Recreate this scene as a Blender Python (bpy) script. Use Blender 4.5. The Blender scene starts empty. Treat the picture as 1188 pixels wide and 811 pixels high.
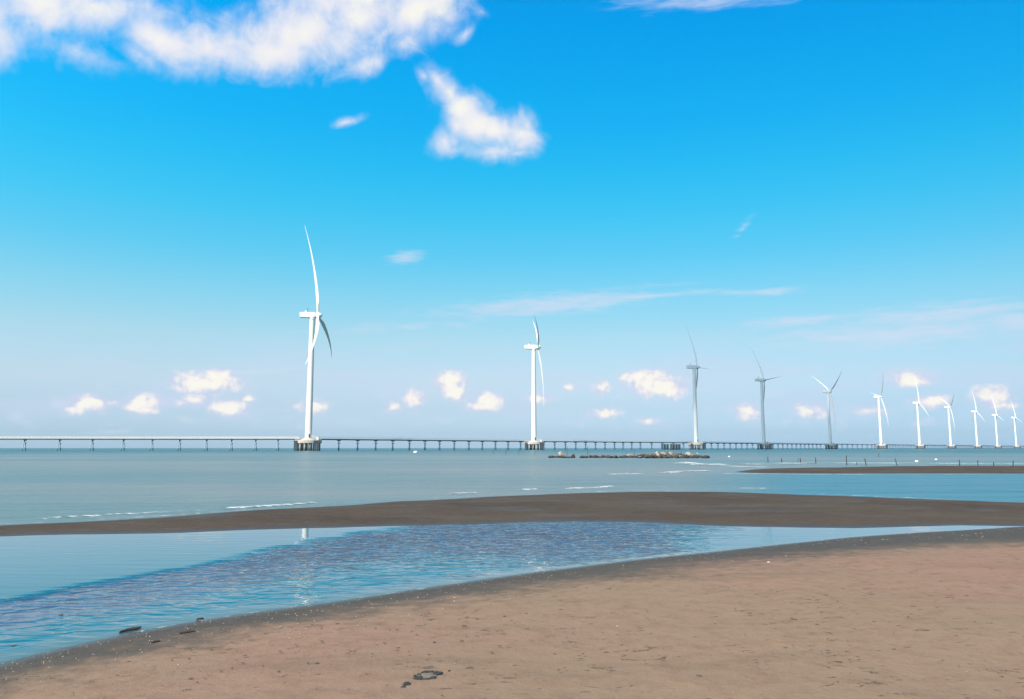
import bpy, bmesh, math, random
import numpy as np
from mathutils import Vector, Matrix, noise as mnoise

random.seed(7)
np.random.seed(7)
sc = bpy.context.scene
COL = sc.collection
PI = math.pi
R = math.radians

# ------------------------------------------------------------------ camera
F_PX = 897.0                      # focal length in photo pixels (1188 wide)
HORIZON = 519.7                   # photo row of the horizon
CAM_H = 1.7                       # eye height above the water
PITCH = math.atan((HORIZON - 405.5) / F_PX)
cam_d = bpy.data.cameras.new('camera')
cam = bpy.data.objects.new('camera', cam_d)
COL.objects.link(cam)
cam.location = (0, 0, CAM_H)
cam.rotation_euler = (PI / 2 + PITCH, 0, 0)
cam_d.sensor_width = 36.0
cam_d.lens = 36.0 * F_PX / 1188.0
cam_d.clip_start = 0.1
cam_d.clip_end = 30000
sc.camera = cam


def ray(px, py):
    """direction in the world of a point of the photograph"""
    x = (px - 594.0) / F_PX
    y = (405.5 - py) / F_PX
    c, s = math.cos(PITCH), math.sin(PITCH)
    return Vector((x, c - y * s, s + y * c))


def ground(px, py, z=0.0):
    d = ray(px, py)
    t = (z - CAM_H) / d.z
    return Vector((d.x * t, d.y * t, z))


def azel(px, py):
    d = ray(px, py).normalized()
    return math.atan2(d.x, d.y), math.asin(d.z)


# ------------------------------------------------------------------ sun and exposure
EXPO = 0.8
SUN_EL = R(42)
SUN_AZ = R(216.87)                # clockwise from +Y: behind the camera, to the left
sun_vec = Vector((math.sin(SUN_AZ) * math.cos(SUN_EL), math.cos(SUN_AZ) * math.cos(SUN_EL), math.sin(SUN_EL)))
sun_d = bpy.data.lights.new('sun', 'SUN')
sun_d.energy = 3.6
sun_d.angle = R(0.5)
sun_d.color = (1.0, 0.93, 0.80)
sun = bpy.data.objects.new('sun', sun_d)
COL.objects.link(sun)
sun.location = (-30, -40, 60)
sun.rotation_euler = sun_vec.to_track_quat('Z', 'Y').to_euler()

vs = sc.view_settings
sc.display_settings.display_device = 'sRGB'
vs.view_transform = 'Standard'
vs.look = 'None'
vs.exposure = EXPO
vs.gamma = 1.0
vs.use_curve_mapping = False
sc.render.engine = 'CYCLES'
sc.cycles.max_bounces = 6
sc.cycles.transparent_max_bounces = 24
sc.cycles.use_denoising = True
sc.cycles.denoiser = 'OPENIMAGEDENOISE'
sc.cycles.denoising_input_passes = 'RGB_ALBEDO_NORMAL'
sc.cycles.denoising_prefilter = 'ACCURATE'


# ------------------------------------------------------------------ node helpers
class NB:
    def __init__(self, nt):
        self.nt = nt

    def new(self, t, **kw):
        n = self.nt.nodes.new(t)
        for k, v in kw.items():
            setattr(n, k, v)
        return n

    def put(self, sock, v):
        if isinstance(v, bpy.types.NodeSocket):
            self.nt.links.new(v, sock)
        elif v is not None:
            sock.default_value = v

    def math(self, op, a, b=None, c=None, clamp=False):
        n = self.new('ShaderNodeMath', operation=op)
        n.use_clamp = clamp
        self.put(n.inputs[0], a)
        self.put(n.inputs[1], b)
        self.put(n.inputs[2], c)
        return n.outputs[0]

    def vmath(self, op, a, b=None):
        n = self.new('ShaderNodeVectorMath', operation=op)
        self.put(n.inputs[0], a)
        self.put(n.inputs[1], b)
        return n.outputs['Value'] if op in ('LENGTH', 'DOT_PRODUCT') else n.outputs[0]

    def mix(self, f, a, b, blend='MIX'):
        n = self.new('ShaderNodeMix', data_type='RGBA', blend_type=blend)
        self.put(n.inputs[0], f)
        self.put(n.inputs[6], a)
        self.put(n.inputs[7], b)
        return n.outputs[2]

    def fmix(self, f, a, b):
        n = self.new('ShaderNodeMix', data_type='FLOAT')
        self.put(n.inputs[0], f)
        self.put(n.inputs[2], a)
        self.put(n.inputs[3], b)
        return n.outputs[0]

    def smooth(self, v, lo, hi, a=0.0, b=1.0):
        n = self.new('ShaderNodeMapRange', interpolation_type='SMOOTHSTEP')
        self.put(n.inputs[0], v)
        self.put(n.inputs[1], lo)
        self.put(n.inputs[2], hi)
        self.put(n.inputs[3], a)
        self.put(n.inputs[4], b)
        return n.outputs[0]

    def ramp(self, f, stops, interp='LINEAR'):
        n = self.new('ShaderNodeValToRGB')
        r = n.color_ramp
        r.interpolation = interp
        while len(r.elements) < len(stops):
            r.elements.new(0.5)
        for e, (p, c) in zip(r.elements, stops):
            e.position = p
            e.color = (*c, 1)
        self.put(n.inputs[0], f)
        return n.outputs[0]

    def noise(self, vec, scale, detail=4, rough=0.55, dist=0.0):
        n = self.new('ShaderNodeTexNoise')
        n.noise_dimensions = '3D'
        self.put(n.inputs['Vector'], vec)
        n.inputs['Scale'].default_value = scale
        n.inputs['Detail'].default_value = detail
        n.inputs['Roughness'].default_value = rough
        n.inputs['Distortion'].default_value = dist
        return n.outputs[0]

    def mapping(self, vec, loc=(0, 0, 0), rot=(0, 0, 0), scale=(1, 1, 1), kind='POINT'):
        n = self.new('ShaderNodeMapping', vector_type=kind)
        self.put(n.inputs[0], vec)
        n.inputs[1].default_value = loc
        n.inputs[2].default_value = rot
        n.inputs[3].default_value = scale
        return n.outputs[0]


def lin(*c):
    out = []
    for v in c:
        v = v / 255.0
        out.append(v / 12.92 if v <= 0.04045 else ((v + 0.055) / 1.055) ** 2.4)
    return out


# ------------------------------------------------------------------ world: Nishita sky, graded, with clouds
SKY_K = 0.1
GAIN = SKY_K * 2 ** EXPO
world = bpy.data.worlds.new('World')
sc.world = world
world.use_nodes = True
nt = world.node_tree
nt.nodes.clear()
W = NB(nt)
sky = W.new('ShaderNodeTexSky', sky_type='NISHITA')
sky.sun_disc = False
sky.sun_elevation = SUN_EL
sky.sun_rotation = SUN_AZ
sky.altitude = 0
sky.air_density = 1.0
sky.dust_density = 1.0
sky.ozone_density = 1.0
tc = W.new('ShaderNodeTexCoord')
direc = W.vmath('NORMALIZE', tc.outputs['Generated'])
sep = W.new('ShaderNodeSeparateXYZ')
W.put(sep.inputs[0], direc)
az = W.math('ARCTAN2', sep.outputs[0], sep.outputs[1])
el = W.math('ARCSINE', sep.outputs[2])
elA = W.math('MAXIMUM', el, 0.0)

# the film's colour of the clear sky against the raw Nishita value, by elevation in degrees
NISH = {0: (.397, .396, .314), 1: (.511, .528, .42), 3: (.521, .617, .574), 5: (.445, .585, .636), 8: (.346, .493, .625),
        11: (.273, .407, .57), 14: (.224, .344, .513), 17: (.188, .293, .456), 20: (.162, .255, .41), 23: (.141, .225, .37),
        26: (.126, .201, .338), 30: (.11, .176, .302), 45: (.079, .128, .228), 60: (.073, .117, .211), 85: (.094, .141, .248)}
WANT = {0: (180, 214, 238), 1: (181, 215, 239), 3: (188, 219, 242), 5: (193, 223, 243), 8: (172, 220, 241), 11: (134, 212, 242),
        14: (94, 203, 244), 17: (62, 196, 243), 20: (38, 188, 243), 23: (20, 178, 243), 26: (7, 171, 242), 30: (0, 160, 239),
        45: (10, 132, 214), 60: (70, 138, 196), 85: (132, 160, 192)}
stops = []
for e in sorted(NISH):
    t = lin(*WANT[e])
    g = [t[i] / (NISH[e][i] * GAIN * 10) for i in range(3)]
    stops.append((e / 90.0, [v / 4.0 for v in g]))
grade = W.ramp(W.math('DIVIDE', elA, PI / 2), stops)
grade = W.mix(1.0, grade, (4, 4, 4, 1), 'MULTIPLY')
azn = W.math('ADD', W.math('DIVIDE', az, R(70)), 0.5, clamp=True)
side = W.ramp(azn, [(0.0, (.90, .90, .895)), (0.5, (.78, .77, .77)), (1.0, (.60, .655, .68))])
side = W.mix(1.0, side, (1.29, 1.29, 1.29, 1), 'MULTIPLY')
clear = W.mix(1.0, W.mix(1.0, sky.outputs[0], grade, 'MULTIPLY'), side, 'MULTIPLY')

lum = W.vmath('DOT_PRODUCT', clear, (.30, .45, .25))
grey = W.new('ShaderNodeCombineXYZ')
for k_, f_ in enumerate((.93, 1.0, 1.10)):
    W.put(grey.inputs[k_], W.math('MULTIPLY', lum, f_))
clear = W.mix(W.math('MULTIPLY', W.smooth(W.math('ABSOLUTE', az), R(50), R(105)), .72), clear, grey.outputs[0])

cvec = W.new('ShaderNodeCombineXYZ')
W.put(cvec.inputs[0], az)
W.put(cvec.inputs[1], el)
pvec = cvec.outputs[0]


def blob(prev, px, py, rx, ry, rot=0.0, w=1.0):
    """one puff: an ellipse in azimuth and elevation; returns w at its middle, 0 or less past its rim"""
    a, e = azel(px, py)
    ax, ex = azel(px + 1, py)
    ay, ey = azel(px, py - 1)
    sx, sy = math.hypot(ax - a, ex - e), math.hypot(ay - a, ey - e)
    tilt = math.atan2(ex - e, ax - a)
    vec = pvec
    if prev is not None:              # chained through an ignored z, which keeps the shader's memory small
        cn = W.new('ShaderNodeCombineXYZ')
        W.put(cn.inputs[0], az)
        W.put(cn.inputs[1], el)
        W.put(cn.inputs[2], prev)
        vec = cn.outputs[0]
    m = W.mapping(vec, (a, e, 0), (0, 0, R(rot) + tilt), (rx * sx, ry * sy, 1e9), 'TEXTURE')
    return W.math('SUBTRACT', w, W.vmath('LENGTH', m))


def group(lst, k=0.25, start=None):
    d = start
    for b in lst:
        v = blob(d, *b)
        d = v if d is None else W.math('SMOOTH_MAX', d, v, k)
    return d


def skycol(*c):
    return (*[v / (GAIN * 10) * 10 / 1.0 for v in [x / 1.0 for x in lin(*c)]], 1)


# light veil low over the horizon
veil_n = W.noise(W.mapping(pvec, scale=(1.0, 5.0, 1.0)), 6.0, 5, 0.55, 0.4)
veil = W.math('MULTIPLY', W.smooth(veil_n, 0.42, 0.68), W.math('MULTIPLY', W.smooth(el, R(0.3), R(2.5)), W.smooth(el, R(5.0), R(9.5), 1.0, 0.0)))
colr = W.mix(W.math('MULTIPLY', veil, 0.45), clear, skycol(203, 217, 243))
small_n = W.noise(pvec, 42.0, 4, 0.55)
pufflets = W.math('MULTIPLY', W.smooth(W.noise(W.mapping(pvec, scale=(1.0, 1.9, 1.0)), 26.0, 6, 0.6), 0.54, 0.74),
                  W.math('MULTIPLY', W.smooth(el, R(0.4), R(1.6)), W.smooth(el, R(3.2), R(5.6), 1.0, 0.0)))
colr = W.mix(W.math('MULTIPLY', pufflets, 0.55), colr, skycol(213, 223, 243))

# streaks of thin high cloud
wisps = group([(640, 353, 150, 14, 5), (745, 344, 130, 5, 4, .8), (885, 339, 80, 6, 3, .8), (930, 372, 100, 9, 4, .8),
               (1090, 364, 150, 17, 6, .85), (1040, 388, 210, 20, 4, .85), (560, 362, 90, 7, 3, .6), (1180, 372, 120, 20, 6, .7), (470, 299, 24, 11, 8, .9),
               (862, 264, 30, 9, 50, .38), (820, 2, 150, 14, 3, .7), (140, 500, 60, 8, 4, .4), (470, 380, 200, 12, 2, .4), (300, 430, 120, 9, 3, .45)], 0.15)
wn = W.noise(W.mapping(pvec, rot=(0, 0, R(-4)), scale=(1.0, 7.0, 1.0)), 22.0, 6, 0.6, 0.3)
wa = W.smooth(W.math('ADD', wisps, W.math('MULTIPLY', W.math('SUBTRACT', wn, 0.5), 1.9)), -0.25, 1.05)
colr = W.mix(W.math('MULTIPLY', wa, 0.62), colr, skycol(218, 224, 244))

# small fair-weather clouds along the horizon
low = group([(100, 466, 19, 10), (112, 468, 14, 9, 0, .9), (82, 475, 20, 9, 0, .7), (168, 469, 25, 12), (178, 466, 14, 9), (132, 467, 20, 7, 0, .45), (225, 446, 22, 11), (250, 439, 20, 12),
             (243, 444, 42, 13, -4), (226, 463, 20, 10, 0, .75), (210, 468, 26, 9, 0, .5), (265, 472, 22, 11), (290, 463, 14, 6, 0, .5),
             (480, 462, 20, 15, 10, .75), (457, 472, 14, 9, 0, .7), (523, 443, 17, 13, 0, 1.1), (529, 454, 15, 12, -40), (567, 466, 17, 10, 0, 1.1), (560, 471, 22, 6),
             (760, 445, 34, 14), (752, 437, 20, 9), (776, 450, 22, 13), (738, 438, 20, 9), (698, 450, 15, 10, 0, .85), (700, 480, 28, 9, 0, .6),
             (752, 488, 22, 7, 0, .5), (365, 471, 26, 11, 0, .7), (1058, 439, 26, 11, 0, .95), (1079, 466, 28, 11, 5, .8), (1150, 460, 24, 13, 0, 1.0), (1162, 470, 24, 8, 0, .6),
             (940, 478, 24, 11, -10, .75), (868, 478, 26, 17, 0, .55), (625, 462, 30, 10, 0, .5), (1010, 478, 30, 10, 0, .5), (660, 450, 25, 9, 0, .4)], 0.12)
ln = W.noise(pvec, 50.0, 6, 0.55, 0.3)
lden = W.math('ADD', W.math('ADD', low, 0.18), W.math('MULTIPLY', W.math('SUBTRACT', ln, 0.5), 1.5))
la = W.smooth(lden, -0.12, 0.72)
ln2 = W.noise(W.mapping(pvec, loc=(0.004, -0.005, 0)), 50.0, 6, 0.55, 0.3)
lsh = W.math('ADD', lden, W.math('MULTIPLY', W.math('SUBTRACT', ln, ln2), 2.2))
lcol = W.ramp(lsh, [(0.0, [v * .5 for v in skycol(206, 212, 238)[:3]]), (0.38, [v * .5 for v in skycol(231, 230, 242)[:3]]), (0.62, [v * .5 for v in skycol(250, 243, 240)[:3]]), (0.95, [v * .5 for v in skycol(255, 252, 240)[:3]])])
lcol = W.mix(1.0, lcol, (2, 2, 2, 1), 'MULTIPLY')
halo = W.smooth(W.math('ADD', low, W.math('MULTIPLY', W.math('SUBTRACT', small_n, 0.5), 1.6)), -0.75, 0.55)
colr = W.mix(W.math('MULTIPLY', halo, 0.42), colr, skycol(214, 220, 242))
colr = W.mix(W.math('MULTIPLY', la, 0.96), colr, lcol)

# the large clouds high on the left
big = group([(350, 40, 150, 60, 4), (255, 60, 100, 38, -6), (320, 62, 105, 38, 0), (430, 18, 140, 58, 18), (490, 6, 95, 52, 25), (415, 0, 140, 50, 0),
             (190, 48, 105, 40, -24, .95), (110, 8, 130, 46, -10, .95), (50, 4, 110, 52, -14, .95), (-15, 30, 60, 66, 0, .85), (95, 62, 120, 40, -24, .56), (165, 66, 80, 32, -38, .6),
             (240, 30, 50, 20, -40, .35), (430, 74, 110, 30, 16, .68), (215, 80, 60, 34, 0, .6), (470, 48, 60, 34, 20, .7),
             (492, 88, 22, 15, -35, .8), (508, 94, 34, 20, -40, .95), (522, 108, 38, 26, -45), (535, 125, 40, 32, -30), (552, 142, 48, 34, -25), (576, 152, 46, 30), (604, 154, 36, 32), (612, 146, 22, 22, 0, .9),
             (570, 176, 92, 26, 0, .66), (516, 164, 42, 36, 0, .60), (530, 145, 30, 30, 0, .7), (600, 178, 50, 16, 8, .6),
             (402, 142, 34, 10, 14, .72), (560, 14, 40, 22, -20, .45), (540, 40, 40, 18, 30, .4)], 0.22)
bfine = W.noise(pvec, 30.0, 6, 0.56, 0.5)
bn = W.math('ADD', W.math('MULTIPLY', W.noise(pvec, 10.0, 8, 0.56, 0.5), .62), W.math('MULTIPLY', bfine, .38))
bden = W.math('ADD', big, W.math('MULTIPLY', W.math('SUBTRACT', bn, 0.5), 2.7))
ba = W.smooth(bden, -0.08, 0.95)
bsmooth = W.math('SUBTRACT', W.noise(pvec, 9.0, 3, 0.45, 0.4), W.noise(W.mapping(pvec, loc=(0.016, -0.02, 0)), 9.0, 3, 0.45, 0.4))
bsh = W.math('ADD', W.math('MULTIPLY', big, 0.80), W.math('ADD', W.math('MULTIPLY', bsmooth, 1.9), W.math('MULTIPLY', W.math('SUBTRACT', bn, 0.5), 0.75)))
bcol = W.ramp(bsh, [(0.0, [v * .5 for v in skycol(204, 219, 246)[:3]]), (0.35, [v * .5 for v in skycol(228, 232, 246)[:3]]), (0.62, [v * .5 for v in skycol(243, 240, 245)[:3]]), (0.92, [v * .5 for v in skycol(255, 252, 240)[:3]])])
bcol = W.mix(1.0, bcol, (2, 2, 2, 1), 'MULTIPLY')
colr = W.mix(W.math('MULTIPLY', ba, 0.94), colr, bcol)
bg = W.new('ShaderNodeBackground')
bg.inputs[1].default_value = SKY_K
W.put(bg.inputs[0], colr)
wo = W.new('ShaderNodeOutputWorld')
W.put(wo.inputs[0], bg.outputs[0])
world.cycles.sampling_method = 'MANUAL'
world.cycles.sample_map_resolution = 1024


# ------------------------------------------------------------------ object helpers
def tag(o, label=None, cat=None, group=None, kind=None):
    if label:
        o['label'] = label
    if cat:
        o['category'] = cat
    if group:
        o['group'] = group
    if kind:
        o['kind'] = kind
    return o


def link_mesh(name, me, mat, parent=None, smooth=False):
    o = bpy.data.objects.new(name, me)
    COL.objects.link(o)
    if mat is not None:
        me.materials.append(mat)
    if smooth:
        for p in me.polygons:
            p.use_smooth = True
    if parent is not None:
        o.parent = parent
    return o


def obj(name, bm, mat, parent=None, smooth=False):
    me = bpy.data.meshes.new(name)
    bmesh.ops.recalc_face_normals(bm, faces=bm.faces)
    bm.to_mesh(me)
    bm.free()
    o = link_mesh(name, me, mat, parent, smooth)
    if smooth:
        me.set_sharp_from_angle(angle=R(32))
    return o


def empty(name, loc=(0, 0, 0), rz=0.0):
    o = bpy.data.objects.new(name, None)
    COL.objects.link(o)
    o.location = loc
    o.rotation_euler = (0, 0, rz)
    return o


def copy_tree(o, parent=None):
    c = o.copy()
    COL.objects.link(c)
    if parent is not None:
        c.parent = parent
    for ch in list(o.children):
        copy_tree(ch, c)
    return c


def box(bm, c, s, rot=None):
    m = Matrix.Translation(c) @ (rot.to_4x4() if rot is not None else Matrix.Identity(4)) @ Matrix.Diagonal((s[0], s[1], s[2], 1))
    return bmesh.ops.create_cube(bm, size=1.0, matrix=m)['verts']


def bar(bm, a, b, r0, r1=None, seg=10):
    a, b = Vector(a), Vector(b)
    r1 = r0 if r1 is None else r1
    d = b - a
    q = d.to_track_quat('Z', 'Y').to_matrix().to_4x4()
    bmesh.ops.create_cone(bm, cap_ends=True, segments=seg, radius1=r0, radius2=r1, depth=d.length, matrix=Matrix.Translation((a + b) / 2) @ q)


def lathe(bm, prof, seg=28, axis='Z', org=(0, 0, 0)):
    rings = []
    org = Vector(org)
    for (r, h) in prof:
        ring = []
        for k in range(seg):
            a = 2 * PI * k / seg
            if axis == 'Z':
                p = Vector((r * math.cos(a), r * math.sin(a), h))
            else:
                p = Vector((h, r * math.cos(a), r * math.sin(a)))
            ring.append(bm.verts.new(org + p))
        rings.append(ring)
    for i in range(len(rings) - 1):
        for k in range(seg):
            bm.faces.new((rings[i][k], rings[i][(k + 1) % seg], rings[i + 1][(k + 1) % seg], rings[i + 1][k]))
    bm.faces.new(rings[0])
    bm.faces.new(rings[-1])


# ------------------------------------------------------------------ materials
def mat_new(name):
    m = bpy.data.materials.new(name)
    m.use_nodes = True
    b = m.node_tree.nodes['Principled BSDF']
    return m, NB(m.node_tree), b


def mat_simple(name, c, rough=0.6, var=0.15, scale=1.5, metal=0.0, bump=0.0, spec=0.4):
    m, N, b = mat_new(name)
    t = N.new('ShaderNodeTexCoord').outputs['Object']
    n = N.noise(t, scale, 5, 0.6)
    lo = tuple(v * (1 - var) for v in c)
    hi = tuple(min(1, v * (1 + var)) for v in c)
    N.put(b.inputs['Base Color'], N.ramp(n, [(0.3, lo), (0.7, hi)]))
    b.inputs['Roughness'].default_value = rough
    b.inputs['Metallic'].default_value = metal
    b.inputs['Specular IOR Level'].default_value = spec
    if bump:
        bp = N.new('ShaderNodeBump')
        bp.inputs['Distance'].default_value = bump
        N.put(bp.inputs['Height'], N.noise(t, scale * 4, 6, 0.65))
        N.put(b.inputs['Normal'], bp.outputs[0])
    return m


def mat_paint(name):
    """white gel coat with faint rain streaks"""
    m, N, b = mat_new(name)
    t = N.new('ShaderNodeTexCoord').outputs['Object']
    n = N.noise(N.mapping(t, scale=(2.5, 2.5, 0.12)), 1.0, 5, 0.6)
    N.put(b.inputs['Base Color'], N.ramp(n, [(0.25, (.74, .73, .69)), (0.6, (.84, .83, .80))]))
    b.inputs['Roughness'].default_value = 0.38
    return m


def mat_concrete(name, c, dark=(.09, .10, .09), tide=1.2):
    m, N, b = mat_new(name)
    g = N.new('ShaderNodeNewGeometry').outputs['Position']
    t = N.new('ShaderNodeTexCoord').outputs['Object']
    n = N.noise(t, 0.9, 6, 0.65)
    col = N.ramp(n, [(0.3, tuple(v * .8 for v in c)), (0.7, tuple(min(1, v * 1.12) for v in c))])
    s = N.new('ShaderNodeSeparateXYZ')
    N.put(s.inputs[0], g)
    h = N.math('ADD', s.outputs[2], N.math('MULTIPLY', N.noise(g, 1.5, 3), -1.0))
    col = N.mix(N.smooth(h, tide * .2 - .5, tide - .3, 1.0, 0.0), col, (*dark, 1))
    N.put(b.inputs['Base Color'], col)
    b.inputs['Roughness'].default_value = 0.85
    bp = N.new('ShaderNodeBump')
    bp.inputs['Distance'].default_value = 0.02
    N.put(bp.inputs['Height'], N.noise(t, 6, 6, 0.7))
    N.put(b.inputs['Normal'], bp.outputs[0])
    return m


M_WHITE = mat_paint('white_gelcoat')
M_CONC = mat_concrete('pale_concrete', (.50, .45, .39))
M_PILE = mat_concrete('pile_concrete', (.36, .34, .31), (.06, .07, .07), 2.6)
M_BRIDGE = mat_simple('bridge_girder', (.11, .20, .28), .7, .2, .3)
M_RAIL = mat_simple('pale_railing', (.66, .65, .64), .55, .1, .5)
M_STEEL = mat_simple('dark_steel', (.05, .07, .09), .55, .25, .8)
M_PIER = mat_concrete('pier_concrete', (.36, .45, .52), (.05, .07, .08), 1.8)
M_WOOD = mat_simple('weathered_wood', (.05, .043, .038), .85, .4, 8.0, bump=.01)
M_ROCK = mat_concrete('wet_foot_rock', (.13, .12, .105), (.03, .032, .03), .75)
M_PALEROCK = mat_concrete('pale_rock', (.34, .30, .26), (.06, .06, .055), .45)
M_SHELL = mat_simple('shell', (.70, .60, .50), .5, .25, 30)
M_GRIT = mat_simple('shell_grit', (.38, .31, .25), .6, .4, 25)
M_WEED = mat_simple('dark_weed', (.035, .036, .030), .8, .4, 30, bump=.004)
M_CLOD = mat_simple('mud_clod', (.19, .135, .10), .9, .3, 20, bump=.006)
M_LITTER = mat_simple('litter', (.085, .068, .054), .9, .4, 20)
M_FLOAT = mat_simple('white_foam_float', (.82, .80, .76), .5, .06, 4)


# ------------------------------------------------------------------ shore lines (photo rows brought down onto the water plane)
def line(pts):
    return np.array([[*ground(px, py)[:2]] for px, py in pts])


def seg_dist(P, poly, closed=False):
    """distance of each point of P (n,2) to a polyline"""
    d = np.full(len(P), 1e9)
    n = len(poly)
    for i in range(n if closed else n - 1):
        a, b = poly[i], poly[(i + 1) % n]
        ab = b - a
        t = np.clip(((P - a) @ ab) / max(ab @ ab, 1e-12), 0, 1)
        d = np.minimum(d, np.hypot(*(P - a - t[:, None] * ab).T))
    return d


def inside(P, poly):
    c = np.zeros(len(P), bool)
    x, y = P[:, 0], P[:, 1]
    n = len(poly)
    for i in range(n):
        a, b = poly[i], poly[(i + 1) % n]
        hit = ((a[1] > y) != (b[1] > y)) & (x < (b[0] - a[0]) * (y - a[1]) / (b[1] - a[1] + 1e-15) + a[0])
        c ^= hit
    return c


def signed(P, poly):
    d = seg_dist(P, poly, True)
    return np.where(inside(P, poly), d, -d)


def densify(poly, step, wob, seed):
    """rounds a shore line off and gives it small irregular scallops"""
    q = poly
    for _ in range(2):
        a, b = q[:-1], q[1:]
        q = np.vstack([q[:1], np.stack([a * .75 + b * .25, a * .25 + b * .75], 1).reshape(-1, 2), q[-1:]])
    out = []
    for a, b in zip(q[:-1], q[1:]):
        L = np.hypot(*(b - a))
        r = math.hypot(*a)
        k = max(1, min(30, int(L / (step * max(.4, r / 10)))))
        for i in range(k):
            p = a + (b - a) * i / k
            nrm = np.array([-(b - a)[1], (b - a)[0]]) / max(L, 1e-9)
            v = mnoise.noise(Vector((p[0] * .5, p[1] * .5, seed))) * 1.0 + mnoise.noise(Vector((p[0] * 1.7, p[1] * 1.7, seed + 5))) * .4
            out.append(p + nrm * v * wob * max(.5, r / 12))
    out.append(q[-1])
    return np.array(out)


beach_edge = densify(line([(-420, 900), (-180, 815), (0, 769), (70, 752), (140, 736), (220, 721), (300, 709), (400, 696), (500, 681), (600, 666), (700, 653),
                           (800, 643), (900, 632), (1000, 622), (1100, 615.5), (1150, 612.8), (1185, 611.0), (1300, 605), (1700, 596)]), .25, .05, 1)
B = [tuple(p) for p in beach_edge]
beach_poly = np.array(B + [(90, 20), (90, -60), (-40, -60), (-40, -8)])
dry_line = densify(line([(-420, 980), (-180, 870), (0, 800), (100, 776), (200, 754), (300, 735), (400, 720), (500, 705), (600, 690), (700, 677), (800, 664),
                         (900, 655), (1000, 648), (1100, 643), (1188, 639), (1400, 633), (1800, 628)]), .25, .10, 3)
dry_poly = np.array([tuple(p) for p in dry_line] + [(90, 10), (90, -60), (-40, -60), (-40, -10)])
bar_edge = densify(line([(1500, 588), (1300, 585.5), (1188, 583.2), (1100, 580.2), (1000, 576.6), (900, 572.4), (800, 570.2), (700, 571.0), (600, 575), (500, 580), (400, 586),
                         (300, 592), (200, 599), (100, 605), (0, 610.0), (-150, 617), (-320, 624), (-420, 629), (-420, 633), (-320, 632), (-150, 628), (0, 622.5), (100, 620), (200, 618), (300, 615), (400, 612),
                         (500, 610), (600, 606.5), (700, 604.5), (800, 608.5), (870, 611.5), (950, 612.8), (1050, 611), (1130, 609.5), (1185, 611.5), (1300, 606), (1500, 600)]), .35, .14, 8)
bar_poly = bar_edge
bank_poly = densify(line([(852, 547.6), (868, 545.2), (890, 543.6), (930, 542.9), (952, 543.2), (985, 541.9), (1050, 541.1), (1120, 540.9), (1188, 541), (1320, 541), (1700, 541.5),
                          (1700, 549), (1320, 549.8), (1188, 549.6), (1100, 549.3), (1000, 549.5), (920, 549.3), (870, 548.8), (852, 547.6)]), .5, .02, 12)


def fbm(P, s, seed, oct=3):
    out = np.zeros(len(P))
    for i in range(len(P)):
        out[i] = mnoise.fractal(Vector((P[i, 0] * s, P[i, 1] * s, seed)), 1.0, 2.0, oct)
    return out


def beach_h(P, noise=True):
    d = signed(P, beach_poly)
    z = np.where(d > 0, 0.30 * (1 - np.exp(-d / 4.5)), d * 0.07)
    z = np.maximum(z, -0.6)
    return z, d


def ground_z(x, y):
    z, d = beach_h(np.array([[x, y]]))
    return float(z[0])


def polar(r0, r1, ratio, a0, a1, na, coarse=0):
    n = int(math.log(r1 / r0) / math.log(ratio)) + 1
    r = r0 * (r1 / r0) ** (np.arange(n + 1) / n)
    a = np.linspace(a0, a1, na + 1)
    if coarse:
        extra = np.linspace(a1, a0 + 2 * PI, coarse + 1)[1:-1]
        a = np.concatenate([a, extra])
    return r, a


def grid_mesh(name, X, Y, Z, keep=None, wrap=False):
    nr, na = X.shape
    co = np.stack([X.ravel(), Y.ravel(), Z.ravel()], 1)
    i = np.arange(nr - 1)[:, None]
    j = np.arange(na if wrap else na - 1)[None, :]
    j2 = (j + 1) % na
    q = np.stack([i * na + j, i * na + j2, (i + 1) * na + j2, (i + 1) * na + j], -1).reshape(-1, 4)
    if keep is not None:
        q = q[keep.ravel()[q].any(1)]
        used = np.unique(q)
        remap = -np.ones(len(co), int)
        remap[used] = np.arange(len(used))
        q = remap[q]
        co = co[used]
    else:
        used = np.arange(len(co))
    q = q[:, ::-1]
    me = bpy.data.meshes.new(name)
    me.vertices.add(len(co))
    me.vertices.foreach_set('co', co.ravel())
    me.loops.add(len(q) * 4)
    me.loops.foreach_set('vertex_index', q.ravel())
    me.polygons.add(len(q))
    me.polygons.foreach_set('loop_start', np.arange(len(q)) * 4)
    me.polygons.foreach_set('use_smooth', np.ones(len(q), bool))
    me.update()
    me.validate()
    return me, used


def add_attr(me, name, v):
    a = me.attributes.new(name, 'FLOAT', 'POINT')
    a.data.foreach_set('value', np.asarray(v, np.float32))


def attr(N, name):
    n = N.new('ShaderNodeAttribute', attribute_name=name)
    return n.outputs['Fac']


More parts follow.
